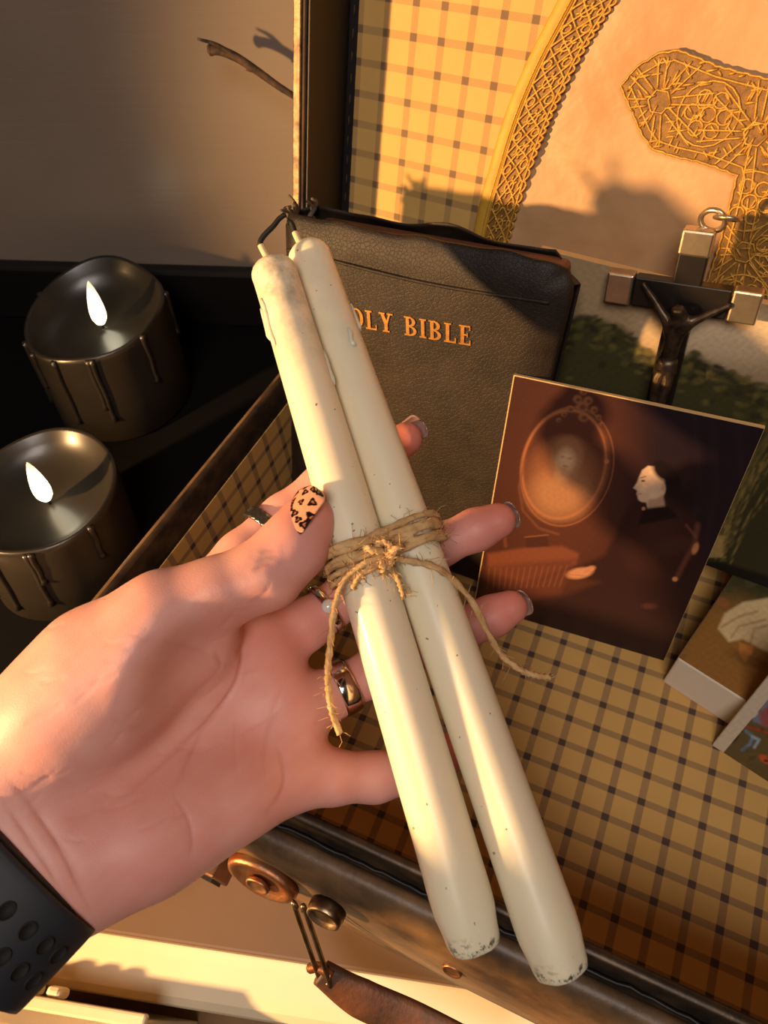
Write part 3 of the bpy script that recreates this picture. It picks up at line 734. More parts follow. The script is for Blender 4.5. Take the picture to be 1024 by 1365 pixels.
def spine(u_, v_):
    a = math.pi * u_; y = bh * v_ - .001; r = BT / 2 - .002
    return (bx0 + .006 - .0085 * math.sin(a) + .0006 * hnoise(y, a, 50, 2), y - (.004 * (1 + hnoise(a, 0, 3, 1)) if v_ > .995 else 0), -BT / 2 + (r - .0025) * math.cos(a))
o = wobj('spine', grid(spine, 20, 60), M['book'], bib); md = o.modifiers.new('s', 'SOLIDIFY'); md.thickness = .0014
for k in range(9):                                 # torn shreds at the head of the spine
    x = bx0 + RNG.uniform(-.004, .008); z = -BT * RNG.uniform(.25, .98); P = [(x, bh - .010, z)]
    for q in range(4): P.append((P[-1][0] + RNG.normal() * .002, P[-1][1] + RNG.uniform(.001, .0045), P[-1][2] + RNG.normal() * .002))
    wobj('torn_shred', tube(smooth_path(P, 12), np.linspace(.0017, .0007, 12), 6), M['torn'], bib)
# pressed fold line across the head of the cover
P = [(x, bh - .0175 + .0012 * math.sin(x * 40), .0012 + .0008 * math.sin((x - bx0) / (bx1 - bx0) * 3.14)) for x in np.linspace(bx0 + .004, bx1 - .008, 50)]
wobj('turn_in_ridge', tube(P, .0009, 6), M['book'], bib)
# gilt title, built letter by letter from serif strokes
def letter(ch, x, h):
    """serif capital, returns width and list of convex polygons / rings in a box of height h"""
    s, t_, sf = .19 * h, .075 * h, .10 * h; Q = []
    rect = lambda x0, x1, y0, y1: Q.append([(x0, y0), (x1, y0), (x1, y1), (x0, y1)])
    def stem(cx): rect(cx - s / 2, cx + s / 2, 0, h); rect(cx - s / 2 - sf, cx + s / 2 + sf, 0, t_); rect(cx - s / 2 - sf, cx + s / 2 + sf, h - t_, h)
    def bow(cx, cy, rx, ry, a0, a1, n=14):
        for k in range(n):
            p0, p1 = [math.radians(a0 + (a1 - a0) * (k + q) / n) for q in (0, 1)]
            ix, iy = rx - s, ry - t_
            Q.append([(cx + ix * math.cos(p0), cy + iy * math.sin(p0)), (cx + rx * math.cos(p0), cy + ry * math.sin(p0)), (cx + rx * math.cos(p1), cy + ry * math.sin(p1)), (cx + ix * math.cos(p1), cy + iy * math.sin(p1))])
    if ch == 'H': W = .86 * h; stem(.2 * h); stem(W - .2 * h); rect(.2 * h, W - .2 * h, .47 * h, .47 * h + t_)
    elif ch == 'O': W = .86 * h; bow(W / 2, h / 2, .41 * h, .52 * h, 0, 360, 30)
    elif ch == 'L': W = .70 * h; stem(.2 * h); rect(.2 * h, .66 * h, 0, t_ * 1.2); rect(.60 * h, .67 * h, 0, .28 * h)
    elif ch == 'I': W = .42 * h; stem(.21 * h)
    elif ch == 'E': W = .72 * h; stem(.2 * h); rect(.2 * h, .64 * h, 0, t_ * 1.1); rect(.2 * h, .62 * h, h - t_ * 1.1, h); rect(.2 * h, .48 * h, .48 * h, .48 * h + t_); rect(.58 * h, .65 * h, 0, .26 * h); rect(.56 * h, .62 * h, .76 * h, h); rect(.44 * h, .50 * h, .40 * h, .62 * h)
    elif ch == 'B': W = .76 * h; stem(.2 * h); bow(.3 * h, .745 * h, .36 * h, .255 * h, -90, 90); bow(.3 * h, .265 * h, .42 * h, .265 * h, -90, 90); rect(.2 * h, .32 * h, .48 * h, .48 * h + t_)
    elif ch == 'Y':
        W = .84 * h; cx = W / 2; rect(cx - s / 2, cx + s / 2, 0, .46 * h); rect(cx - s / 2 - sf, cx + s / 2 + sf, 0, t_)
        Q.append([(cx - s / 2, .40 * h), (cx + s / 2, .46 * h), (.28 * h, h), (.28 * h - s, h)]); Q.append([(cx - .02 * h, .42 * h), (cx + s / 2, .42 * h), (W - .14 * h, h), (W - .14 * h - t_ * 1.3, h)])
        rect(0, .36 * h, h - t_, h); rect(W - .34 * h, W, h - t_, h)
    else: return .42 * h, []
    return W, [[(x + a, b) for a, b in q] for q in Q]
e0, e1 = BF.px(447, 431, .002), BF.px(629, 461, .002); hh = .0098
tw = 0.0; gap = .12
for ch in 'HOLY BIBLE': tw += letter(ch, 0, 1.0)[0] + gap
sx = (np.linalg.norm(e1 - e0)) / (tw - gap); x = 0.0; ex = unit(e1 - e0); ey = np.array([-ex[1], ex[0]])
for ch in 'HOLY BIBLE':
    W, Q = letter(ch, 0, 1.0); Vs, Fs = [], []
    for q in Q:
        n = len(Vs)
        for zz in (.0012, .00235):
            for a, b in q:
                g = e0 + ex * (x + a) * sx + ey * b * hh
                zc = .0008 * math.sin((g[0] - bx0) / (bx1 - bx0) * 3.14) + .0006 * hnoise(g[0], g[1], 40, 8); Vs.append((g[0], g[1], zz - .0009 + zc))
        Fs += [(n, n + 3, n + 2, n + 1), (n + 4, n + 5, n + 6, n + 7)] + [(n + k, n + (k + 1) % 4, n + 4 + (k + 1) % 4, n + 4 + k) for k in range(4)]
    if Q: obj('title_letter', Vs, Fs, M['gilt'], bib, smooth=False)
    x += W + gap

# ------------------------------------------------------------------ crucifix leaning on the landscape print
M['ebony'] = mat('black_wood', (22, 16, 13), .4, var=.3, vscale=80, coat=.3)
M['nickel'] = mat('aged_nickel', (208, 190, 160), .32, metal=.9, var=.2, vscale=120, bump=.1, bscale=300)
M['corpus'] = mat('dark_cast_metal', (104, 86, 66), .42, metal=.75, c2=(48, 38, 30), vscale=160)
XT = .0075
top = PF.px(932, 310, XT); bot = PF.px(884, 512, XT); vx = unit(top - bot)
XF = Frame(PF.w(*top, .0004), PF.u * vx[1] - PF.v * vx[0], PF.u * vx[0] + PF.v * vx[1])   # origin at the top end, v up the beam
low = -float(XF.o[2] - .002) / XF.v[2]
cru = empty('crucifix', 'black wooden crucifix with nickel end caps and a small cast figure', 'crucifix', Frame(XF.w(0, low), XF.u, XF.v).mat())
def cb(name, x0, x1, y0, y1, z0, z1, mt, bv=.0006, **k): return bevel(obj(name, *box(x0, x1, y0 - low, y1 - low, z0, z1), mt, cru, smooth=False, **k), bv, 2)
hw = .0060
cb('upright_beam', -hw, hw, low, -.0095, 0, XT, M['ebony'])
al, ar = XF.px(843, 384, XT)[0], XF.px(972, 412, XT)[0]; ay = (XF.px(845, 384, XT)[1] + XF.px(972, 412, XT)[1]) / 2; ah = .0066
cb('cross_beam', al + .0005, ar - .0005, ay - ah, ay + ah, 0.0003, XT + .0003, M['ebony'])
cb('end_cap', -hw - .0006, hw + .0006, -.0100, .0008, -.0004, XT + .0008, M['nickel'], .001)
cb('end_cap', al - .012, al, ay - ah - .0006, ay + ah + .0006, -.0004, XT + .0008, M['nickel'], .001)
cb('end_cap', ar, ar + .012, ay - ah - .0006, ay + ah + .0006, -.0004, XT + .0008, M['nickel'], .001)
ringp = [(.004 + .0050 * math.cos(a), .0045 - low + .0046 * math.sin(a), XT * .5 + .0022 * math.sin(a + .6)) for a in np.linspace(0, 2 * math.pi, 30)]
obj('hanging_ring', *tube(ringp, .0012, 8, cap=False), M['nickel'], cru)
ringp = [(.0095 + .0050 * math.cos(a), .0060 - low + .0016 * math.sin(a), XT * .5 + .0048 * math.sin(a)) for a in np.linspace(0, 2 * math.pi, 30)]
obj('jump_ring', *tube(ringp, .0010, 8, cap=False), M['nickel'], cru)
def skinned(name, joints, bones, mt, parent, sub=2, label=None):
    me = bpy.data.meshes.new(name); me.from_pydata([j[:3] for j in joints], bones, []); o = bpy.data.objects.new(name, me); COL.objects.link(o)
    md = o.modifiers.new('skin', 'SKIN'); sv = me.skin_vertices[0].data
    for i, j in enumerate(joints): sv[i].radius = (j[3], j[3] * (j[4] if len(j) > 4 else 1)); sv[i].use_root = (i == 0)
    s_ = o.modifiers.new('sub', 'SUBSURF'); s_.levels = sub; s_.render_levels = sub
    me.materials.append(mt); o.parent = parent
    if label: o['label'] = label
    return o
z0 = XT + .0045; yb = ay - low
J = [(0, yb - .029, z0, .0042, .8), (.0003, yb - .020, z0 + .0005, .0040, .8), (0, yb - .0105, z0 + .0012, .0052, .75), (0, yb - .0062, z0 + .0012, .0032), (-.0012, yb - .0005, z0 + .0032, .0042),
     (-.0062, yb - .0070, z0 + .0008, .0024), (-.0115, yb - .0010, z0, .0017), (-.0170, yb + .0035, z0 - .0022, .0013), (-.0185, yb + .0052, z0 - .0028, .0015),
     (.0062, yb - .0080, z0 + .0008, .0024), (.0115, yb - .0040, z0, .0017), (.0180, yb + .0000, z0 - .0022, .0013), (.0200, yb + .0012, z0 - .0028, .0015),
     (-.0022, yb - .036, z0 + .002, .0030), (-.0018, yb - .047, z0 + .0032, .0024), (-.0006, yb - .060, z0 + .0006, .0016), (-.0002, yb - .064, z0 + .0014, .0015),
     (.0022, yb - .036, z0 + .002, .0030), (.0016, yb - .047, z0 + .0034, .0024), (.0008, yb - .060, z0 + .0008, .0016), (.0004, yb - .064, z0 + .0018, .0015)]
skinned('figure', J, [(0, 1), (1, 2), (2, 3), (3, 4), (2, 5), (5, 6), (6, 7), (7, 8), (2, 9), (9, 10), (10, 11), (11, 12), (0, 13), (13, 14), (14, 15), (15, 16), (0, 17), (17, 18), (18, 19), (19, 20)], M['corpus'], cru, label='small dark cast metal figure')
V, Fc = lathe([(.0046, -.0045), (.0052, -.002), (.0050, .002), (.0044, .0045)], 16, lambda a, r, z: (r * math.cos(a), yb - .031 + z + .0006 * math.sin(3 * a), z0 + .0006 + r * .72 * math.sin(a)))
obj('loin_cloth', V, Fc, M['corpus'], cru)

# ------------------------------------------------------------------ black flameless pillar candles
M['black_wax'] = mat('dark_grey_wax', (44, 39, 32), .33, var=.25, vscale=30, coat=.15)
tt = NT('lit_flame'); tt.b.inputs['Base Color'].default_value = (1, .9, .6, 1); sep = tt.n('ShaderNodeSeparateXYZ'); tt.l(tt.n('ShaderNodeTexCoord').outputs['Generated'], sep.inputs[0])
tt.l(tt.ramp(sep.outputs[2], [(0, (1, .92, .66)), (.55, (1, .90, .58)), (1, (1, .80, .40))]), tt.b.inputs['Emission Color'])
tt.l(tt.math('MULTIPLY_ADD', tt.math('SUBTRACT', 1.0, sep.outputs[2]), 5.5, .75), tt.b.inputs['Emission Strength']); M['flame'] = tt.m
M['wick'] = mat('black_wick', (14, 12, 11), .7)
def pillar(label, fpx, zf, rad, zrim, seed, lean_, dips):
    base = onz(*fpx, zf); c = np.array([base[0], base[1], 0]); rg = random.Random(seed)
    root = empty('pillar_candle', label, 'candle', Matrix.Translation((c[0] + lean_[0], c[1] + lean_[1], ZT + TM)), 'black pillar candles')
    H = zrim - ZT
    def rim(a): return sum(h * math.exp(-((((a - a0 + math.pi) % (2 * math.pi)) - math.pi) / wd) ** 2) for a0, h, wd in dips)
    def fn(a, r, z):
        f = z / H; k = (1 - f); top_ = max(0, (f - .75) / .25)
        rr = r * (1 + .012 * math.sin(3 * a + seed) + .008 * math.sin(5 * a - seed))
        return (rr * math.cos(a) - lean_[0] * min(f, 1), rr * math.sin(a) - lean_[1] * min(f, 1), z + rim(a) * top_)
    prof = [(.0, 0.0002), (rad - .002, .0002), (rad, .003), (rad, .03), (rad, H * .6), (rad, H * .75), (rad, H * .85), (rad, H - .004), (rad - .0004, H - .0012), (rad - .0018, H), (rad - .0034, H - .0012), (rad - .006, H - .006), (rad - .012, H - .0115), (rad - .022, H - .0155), (.006, H - .017), (0.0005, H - .017)]
    obj('wax_body', *lathe(prof, 72, fn), M['black_wax'], root)
    for k in range(8):                              # dribbles of wax down the side
        a = rg.uniform(0, 6.28) if k > 3 else (4.35, 4.75, 5.3, 6.05)[k]; ln = rg.uniform(.35, .8) * H; P = []
        for q in range(14):
            z = H - .001 - ln * q / 13; p_ = fn(a + .006 * math.sin(q * .8 + k), rad + .0004, max(z, .004)); P.append(p_)
        obj('wax_drip', *tube(P, np.linspace(.0021, .0017, 13).tolist() + [.0028], 8), M['black_wax'], root)
    zb = H - .0165
    fx, fy = -lean_[0], -lean_[1]
    obj('wick', *tube([(fx, fy, zb - .001), (fx + .0003, fy, zb + .0045)], .0011, 8), M['wick'], root)
    fp = [(.0004, 0), (.0035, .0012), (.0058, .0040), (.0064, .0070), (.0060, .0110), (.0047, .0160), (.0030, .0205), (.0012, .0240), (.0003, .0252)]
    V, Fc = lathe(fp, 20, lambda a, r, z: (fx + r * math.cos(a) * .95 + .26 * z, fy + r * math.sin(a) * .8 + .03 * z, zb + .0035 + z * 1.55))
    obj('flame_tip', V, Fc, M['flame'], root, label='glowing cream flame')
pillar('black flameless pillar candle with a dipped rim, standing against the wall', (134, 430), .0535, .0515, .064, 1, (.003, -.010), [(2.0, .010, .8), (.35, .007, .6), (-1.9, -.003, .5)])
pillar('black flameless pillar candle with a round open bowl, beside the suitcase edge', (64, 668), .0405, .0485, .054, 2, (.001, -.012), [(1.2, .002, .9)])

# ------------------------------------------------------------------ dry black stalk standing between lid and wall
tw_ = [(283, 66), (296, 68), (318, 78), (345, 96), (370, 114), (398, 132), (440, 160)]
WO = WALLP + NW * .022
P = [onpl(x, y, WO, NW) for x, y in tw_]; M['twig'] = mat('black_dry_stalk', (20, 16, 14), .8, c2=(96, 70, 44), vscale=150)
tg = empty('dry_stalk', 'thin black dried stalk poking out past the edge of the lid', 'twig', Matrix.Translation(P[-1]))
P = [p - P[-1] for p in P]
obj('stem', *tube(smooth_path(P, 30), np.linspace(.0030, .0016, 30), 7), M['twig'], tg)
obj('tip', *tube(smooth_path([P[0] + np.array([-.001, 0, 0]), P[0] * .97 + P[1] * .03, P[1]], 10), [.0008, .003, .0036, .0036, .003, .003, .0028, .0026, .0024, .002], 8), M['twig'], tg)
for (i, s_) in ((2, .004), (4, -.004)):
    q = P[i]; d = unit(P[i - 1] - P[i]); e = q + d * .022 + np.array([0, 0, s_]) + NW * RNG.uniform(0, .006)
    obj('side_shoot', *tube(smooth_path([q, (q + e) / 2 + np.array([0, 0, .002]), e], 10), np.linspace(.0016, .0007, 10), 6), M['twig'], tg)

# ------------------------------------------------------------------ cream plastic tray on the ledge
TF = Frame(tf.w(0, -.031, -.1100), EW, -NW)
M['plastic'] = mat('cream_plastic', (244, 230, 196), .35, var=.04)
tr = empty('plastic_tray', 'cream plastic tray with a raised slotted rim on the brown shelf', 'tray', TF.mat())
zt = .104
bevel(obj('tray_body', *join(box(-.12, .032, -.12, -.002, 0.0003, .004), box(-.12, .032, -.004, -.002, .004, zt - .004), box(-.12, .032, -.12, -.118, .004, zt - .004), box(-.12, -.118, -.118, -.004, .004, zt - .004), box(.030, .032, -.118, -.004, .004, zt - .004)), M['plastic'], tr, smooth=False), .0006, 2)
bevel(obj('rim', *join(box(-.123, .035, -.005, .001, zt - .005, zt), box(-.123, .035, -.123, -.117, zt - .005, zt), box(.029, .035, -.117, -.005, zt - .005, zt), box(-.123, -.117, -.117, -.005, zt - .005, zt)), M['plastic'], tr, smooth=False), .0012, 2)
bevel(obj('inner_step', *box(-.115, .018, -.034, -.012, zt - .012, zt - .002), M['plastic'], tr, smooth=False), .0015, 2)
obj('slot', *box(-.06, .006, -.0275, -.0185, zt - .0021, zt - .0018), M['wick'], tr, smooth=False)
for k in range(3): bevel(obj('rib', *box(-.045 + k * .013, -.037 + k * .013, .001, .006, zt - .014, zt - .002), M['plastic'], tr, smooth=False), .002, 2)
# ------------------------------------------------------------------ two ivory taper candles tied with twine
def cpt(px, py, d): return np.array([(px - 512) / F * d, (py - 682.5) / F * d, d])      # camera-space metres
def c2w(P): return np.asarray(P, float) @ R.T + CAM
def ivory(name, sooty):
  tt = NT(name); b = tt.b
  sep = tt.n('ShaderNodeSeparateXYZ'); tt.l(tt.co(), sep.inputs[0])
  soot = tt.math('MULTIPLY', tt.ramp(tt.noise(95, 5, .65), [(.42, (0, 0, 0)), (.66, (1, 1, 1))]), tt.ramp(tt.math('MULTIPLY', sep.outputs[2], 4.0), [(.80, (0, 0, 0)), (1.0, (1, 1, 1))]))
  speck = tt.ramp(tt.noise(330, 2, .5), [(.735, (0, 0, 0)), (.75, (1, 1, 1))])
  base_d = tt.math('MULTIPLY', tt.ramp(tt.noise(260, 6, .7), [(.52, (0, 0, 0)), (.60, (1, 1, 1))]), tt.ramp(tt.math('MULTIPLY', sep.outputs[2], 40.0), [(.10, (1, 1, 1)), (.30, (0, 0, 0))]))
  c = tt.mix(tt.noise(14, 3), lin((246, 236, 208)), lin((238, 224, 190)))
  c = tt.mix(tt.math('MULTIPLY', soot, .62 * sooty), c, lin((92, 66, 44))); c = tt.mix(tt.math('MULTIPLY', speck, .7), c, lin((70, 56, 40))); c = tt.mix(tt.math('MULTIPLY', base_d, .9), c, lin((30, 26, 22)))
  tt.l(c, b.inputs['Base Color']); b.inputs['Roughness'].default_value = .42; b.inputs['Subsurface Weight'].default_value = .55; b.inputs['Subsurface Radius'].default_value = (1, .62, .32); b.inputs['Subsurface Scale'].default_value = .006
  b.inputs['Coat Weight'].default_value = .2; b.inputs['Coat Roughness'].default_value = .2
  tt.bump(tt.noise(60, 3), .12, .002); return tt.m
M['ivory'] = ivory('ivory_wax', 1.0); M['ivory_clean'] = ivory('clean_ivory_wax', .12)
M['stub'] = mat('pale_wick', (232, 206, 160), .7)
M['twine'] = mat('jute_twine', (222, 184, 128), .85, c2=(184, 140, 88), vscale=240, bump=.6, bscale=900)
def taper(label, p0, p1, rt, rb, seed, wick_px, dw, wax):
    A, B = c2w(cpt(*p0)), c2w(cpt(*p1)); L = np.linalg.norm(A - B); zx = unit(A - B); ux = unit(np.cross((0, 1, 0), zx)); uy = np.cross(zx, ux)
    Mx = Matrix.Identity(4)
    for i in range(3): Mx[i][0] = ux[i]; Mx[i][1] = uy[i]; Mx[i][2] = zx[i]; Mx[i][3] = B[i]
    root = empty('taper_candle', label, 'candle', Mx)
    prof = [(0.0003, .0006), (rb * .70, .0), (rb * .80, .0008), (rb * .86, .003), (rb * .90, .007), (rb * .985, .0125), (rb, .018)]
    for f in np.linspace(.12, .955, 24): prof.append((rb + (rt - rb) * f ** 1.1, L * f))
    for q in (0, .25, .5, .72, .88, .97, 1.0): prof.append((rt * (1.0 + .03 * (1 - q)) * math.sqrt(max(1 - q * q, .02)) if q < 1 else .0004, L * .962 + (L * .038) * q * .75))
    def fn(a, r, z):
        f = z / L; fac = max(0, 1 - z / .06)            # moulded flats near the butt
        k = 1 - .06 * fac * (math.cos(4 * (a + seed)) * .5 + .5) ** 2
        k += .010 * math.sin(2 * a + 9 * f + seed) * min(1, f * 3) + .05 * max(0, (f - .93) / .07) * math.sin(3 * a + seed)
        bend = .0012 * math.sin(f * 3.1 + seed)
        return (r * k * math.cos(a) + bend, r * k * math.sin(a), z)
    V, Fc = lathe(prof, 56, fn); obj('wax', V, Fc, wax, root)
    ih = np.linalg.inv(np.array(Mx)); wp = [c2w(cpt(x, y, p0[2] + dw)) for x, y in wick_px]; wp = [(ih @ np.r_[q, 1])[:3] for q in wp]
    wp[0] = np.array([wp[0][0], wp[0][1], min(wp[0][2], L * .985)])
    P = smooth_path(wp, 24)
    obj('wick', *tube(P[6:], np.linspace(.0012, .0010, 18), 8), M['wick'], root, label='burnt black wick')
    obj('wick_stub', *tube(P[:7], .0013, 8), M['stub'], root)
    # a few set drips near the head
    for k in range(4):
        a = RNG.uniform(0, 6.28); z = L * RNG.uniform(.80, .95); ln = RNG.uniform(.008, .022); r0 = rb + (rt - rb) * .88
        obj('wax_drip', *tube([fn(a + .05 * math.sin(q), r0 + .0001, z - ln * q / 7) for q in range(8)], [.0006, .0009, .0010, .0010, .0010, .0011, .0013, .0007], 6), wax, root)
    return A, B
a0_, b0_ = (358, 336, .285), (633, 1263, .2405)
a1_, b1_ = (405, 313, .298), (748, 1297, .2395)
TA_, BA_ = taper('ivory taper candle with a sooty head and long bent wick, under the thumb', a0_, b0_, .0088, .0108, .3, [(357, 342), (350, 332), (347, 323), (353, 313), (364, 302), (372, 292), (380, 286)], .0, M['ivory'])
TB_, BB_ = taper('ivory taper candle with a clean head and short curled wick, lying across the fingers', a1_, b1_, .0088, .0108, 1.4, [(398, 318), (394, 312), (392, 306), (390, 300), (387, 296), (383, 297)], .0, M['ivory_clean'])
# twine: strands round both candles, a knot and two loose ends
twn = empty('twine_tie', 'rough jute twine knotted round the two ivory candles with loose ends', 'twine', Matrix.Translation(c2w(cpt(512, 740, .262))))
TWO = c2w(cpt(512, 740, .262))
def on_axis(A, B, f): return B + (A - B) * f
zx = unit((TA_ - BA_) + (TB_ - BB_))
def strand(name, P, r, sub=3, lab=None):
    P = np.asarray(P) - TWO
    o = obj(name, *tube(P, r, 10, lobes=2, lobe=.28, twist=1500), M['twine'], twn, label=lab)
    Vs, Fs = [], []                                # stray fibres
    T = np.gradient(P, axis=0)
    for k in range(int(len(P) * 1.3)):
        i = RNG.integers(1, len(P) - 1); d = unit(RNG.normal(size=3) + unit(T[i]) * .8); ln = RNG.uniform(.002, .0055)
        q = P[i] + unit(d) * r * .6; v, f = tube([q, q + d * ln * .5 + RNG.normal(size=3) * .0004, q + d * ln + RNG.normal(size=3) * .0009], .00011, 3); n_ = len(Vs); Vs += v; Fs += [tuple(j + n_ for j in g) for g in f]
    fz = obj('fibre', Vs, Fs, M['twine'], twn); fz['kind'] = 'stuff'
    return o
rA = rB = .0113
for k, (dz, tilt) in enumerate(((-.0072, .10), (-.0052, .02), (-.0030, .10), (-.0009, .03), (.0012, .09), (-.0062, .45), (-.0028, -.25))):
    fA = .533 + dz / .26; cA = on_axis(TA_, BA_, fA); cB = on_axis(TB_, BB_, fA + .012)
    cA = cA + zx * tilt * -.01; cB = cB + zx * tilt * .012
    ex = unit((cB - cA) - ((cB - cA) @ zx) * zx); ey = np.cross(zx, ex); P = []
    r_ = rA + .0010
    for a in np.linspace(math.pi / 2, 3 * math.pi / 2, 22): P.append(cA + r_ * (math.cos(a) * ex + math.sin(a) * ey))
    for f in np.linspace(.1, .9, 6): P.append(cA + (cB - cA) * f - r_ * ey * (1 - .10 * math.sin(math.pi * f)))
    for a in np.linspace(-math.pi / 2, math.pi / 2, 22): P.append(cB + r_ * (math.cos(a) * ex + math.sin(a) * ey))
    for f in np.linspace(.9, .1, 6): P.append(cA + (cB - cA) * f + r_ * ey * (1 - .10 * math.sin(math.pi * f)))
    P.append(P[0]); strand('wrap_strand', P, .00125)
TWD = .0045
K = c2w(cpt(511, 740, .2575 - TWD))
e1 = unit(R @ np.array([1, 0, 0])); e2 = unit(R @ np.array([0, -1, 0])); e3 = unit(R @ np.array([0, 0, -1]))
kn = []
for t_ in np.linspace(0, 2 * math.pi, 60): kn.append(K + e1 * .0042 * (math.sin(t_) + .6 * math.sin(2 * t_)) + e2 * .0036 * (math.cos(t_) - .6 * math.cos(2 * t_)) + e3 * (.0012 - .0018 * math.sin(3 * t_)))
strand('knot', kn, .0013)
kn = [K + e1 * .003 * math.cos(t_) + e2 * .0046 * math.sin(t_) + e3 * (.0012 + .001 * math.cos(t_)) for t_ in np.linspace(0, 6.3, 40)]; strand('knot', kn, .0013)
def cpath(pts, n=60): return smooth_path([c2w(cpt(q[0], q[1], q[2] - TWD)) for q in pts], n)
strand('loose_end', cpath([(512, 742, .2565), (485, 752, .2540), (460, 772, .2540), (446, 810, .2535), (440, 860, .2555), (437, 905, .2570), (442, 945, .2580), (453, 978, .2590)]), .00115)
strand('loose_end', cpath([(514, 742, .2565), (545, 748, .2590), (580, 756, .2615), (607, 776, .2660), (632, 806, .2700), (650, 842, .2740), (668, 872, .2770), (694, 893, .2780), (716, 901, .2780), (734, 903, .2780)]), .00115)
strand('loose_end', cpath([(512, 746, .2565), (522, 758, .2570), (532, 775, .2575), (538, 798, .2580)], 26), .00100)
strand('loose_end', cpath([(508, 744, .2565), (490, 758, .2550), (478, 770, .2540), (470, 785, .2540)], 26), .00100)

# ------------------------------------------------------------------ the hand: one surface grown from joints (signed distance field, then surface nets)
def rcone(Pts, a, b, r1, r2):
    ba = b - a; l2 = ba @ ba; rr = r1 - r2; a2 = l2 - rr * rr; il2 = 1 / l2
    pa = Pts - a; y = pa @ ba; z = y - l2; q = pa * l2 - y[..., None] * ba; x2 = (q * q).sum(-1); y2 = y * y * l2; z2 = z * z * l2
    k = np.sign(rr) * rr * rr * x2
    d = (np.sqrt(x2 * a2 * il2) + y * rr) * il2 - r1
    d = np.where(np.sign(z) * a2 * z2 > k, np.sqrt(x2 + z2) * il2 - r2, d)
    return np.where((np.sign(y) * a2 * y2 < k) & ~(np.sign(z) * a2 * z2 > k), np.sqrt(x2 + y2) * il2 - r1, d)
VX = .00085
lo = np.array([-.200, -.050, .185]); hi = np.array([.066, .200, .326]); dims = np.ceil((hi - lo) / VX).astype(int)
ax_ = [lo[i] + VX * np.arange(dims[i]) for i in range(3)]
field = np.full(dims, .05, np.float32)
def smin(a, b, k):
    h = np.maximum(k - np.abs(a - b), 0) / k; return np.minimum(a, b) - h * h * k * .25
def region(pts, rad):
    mn = np.min(pts, 0) - rad; mx = np.max(pts, 0) + rad
    i0 = np.clip(((mn - lo) / VX).astype(int), 0, dims); i1 = np.clip(((mx - lo) / VX).astype(int) + 2, 0, dims)
    return tuple(slice(a, b) for a, b in zip(i0, i1))
def put_chain(fld, chain, k, kin=.004):
    """chain of (px, py, depth, radius) joints"""
    P = [cpt(*c[:3]) for c in chain]; r = [c[3] for c in chain]
    sl = region(P, max(r) + .018); G = np.stack(np.meshgrid(*[ax_[i][sl[i]] for i in range(3)], indexing='ij'), -1)
    if 0 in G.shape: return
    d = None
    for i in range(len(P) - 1):
        e = rcone(G, P[i], P[i + 1], r[i], r[i + 1]); d = e if d is None else smin(d, e, kin)
    fld[sl] = smin(fld[sl], d.astype(np.float32), k)
def sub_ball(fld, c, r, k):
    P = [cpt(*c)]; sl = region(P, r + .02); G = np.stack(np.meshgrid(*[ax_[i][sl[i]] for i in range(3)], indexing='ij'), -1)
    d = -(np.linalg.norm(G - P[0], axis=-1) - r); a = fld[sl]; h = np.maximum(k - np.abs(a - d), 0) / k
    fld[sl] = np.maximum(a, d) + h * h * k * .25
# palm and wrist
W1, W2 = (18, 1015, .252), (72, 1150, .252)
for ch in ([(*W1, .0225), (120, 935, .254, .0200), (262, 818, .284, .0125)],
           [(45, 1080, .256, .0215), (200, 990, .272, .0165), (346, 872, .287, .0125)],
           [(50, 1095, .256, .0215), (230, 1040, .272, .0160), (388, 950, .287, .0120)],
           [(*W2, .0220), (240, 1085, .262, .0160), (382, 1030, .277, .0115)],
           [(110, 1150, .254, .0215), (200, 1118, .256, .0190), (320, 1062, .266, .0140)],
           [(262, 818, .284, .0125), (346, 872, .287, .0125), (388, 950, .287, .0120), (382, 1030, .277, .0115)]):
    put_chain(field, ch, .012)
# thenar eminence and thumb
put_chain(field, [(95, 945, .249, .0215), (190, 885, .249, .0200), (268, 868, .259, .0140)], .012)
put_chain(field, [(40, 990, .251, .020), (130, 885, .250, .0190), (222, 830, .249, .0172), (290, 800, .2505, .0140), (352, 768, .2525, .0120), (392, 728, .2560, .0112), (411, 694, .2585, .0096)], .009, .006)
# forearm (flattened: two strands side by side)
for (dx, dy) in ((-44, -44), (0, 0), (42, 42)):
    put_chain(field, [(48 + dx * .9, 1086 + dy * .9, .255, .0205), (-18 + dx, 1150 + dy, .249, .0185), (-92 + dx, 1222 + dy, .2325, .0185)], .014)
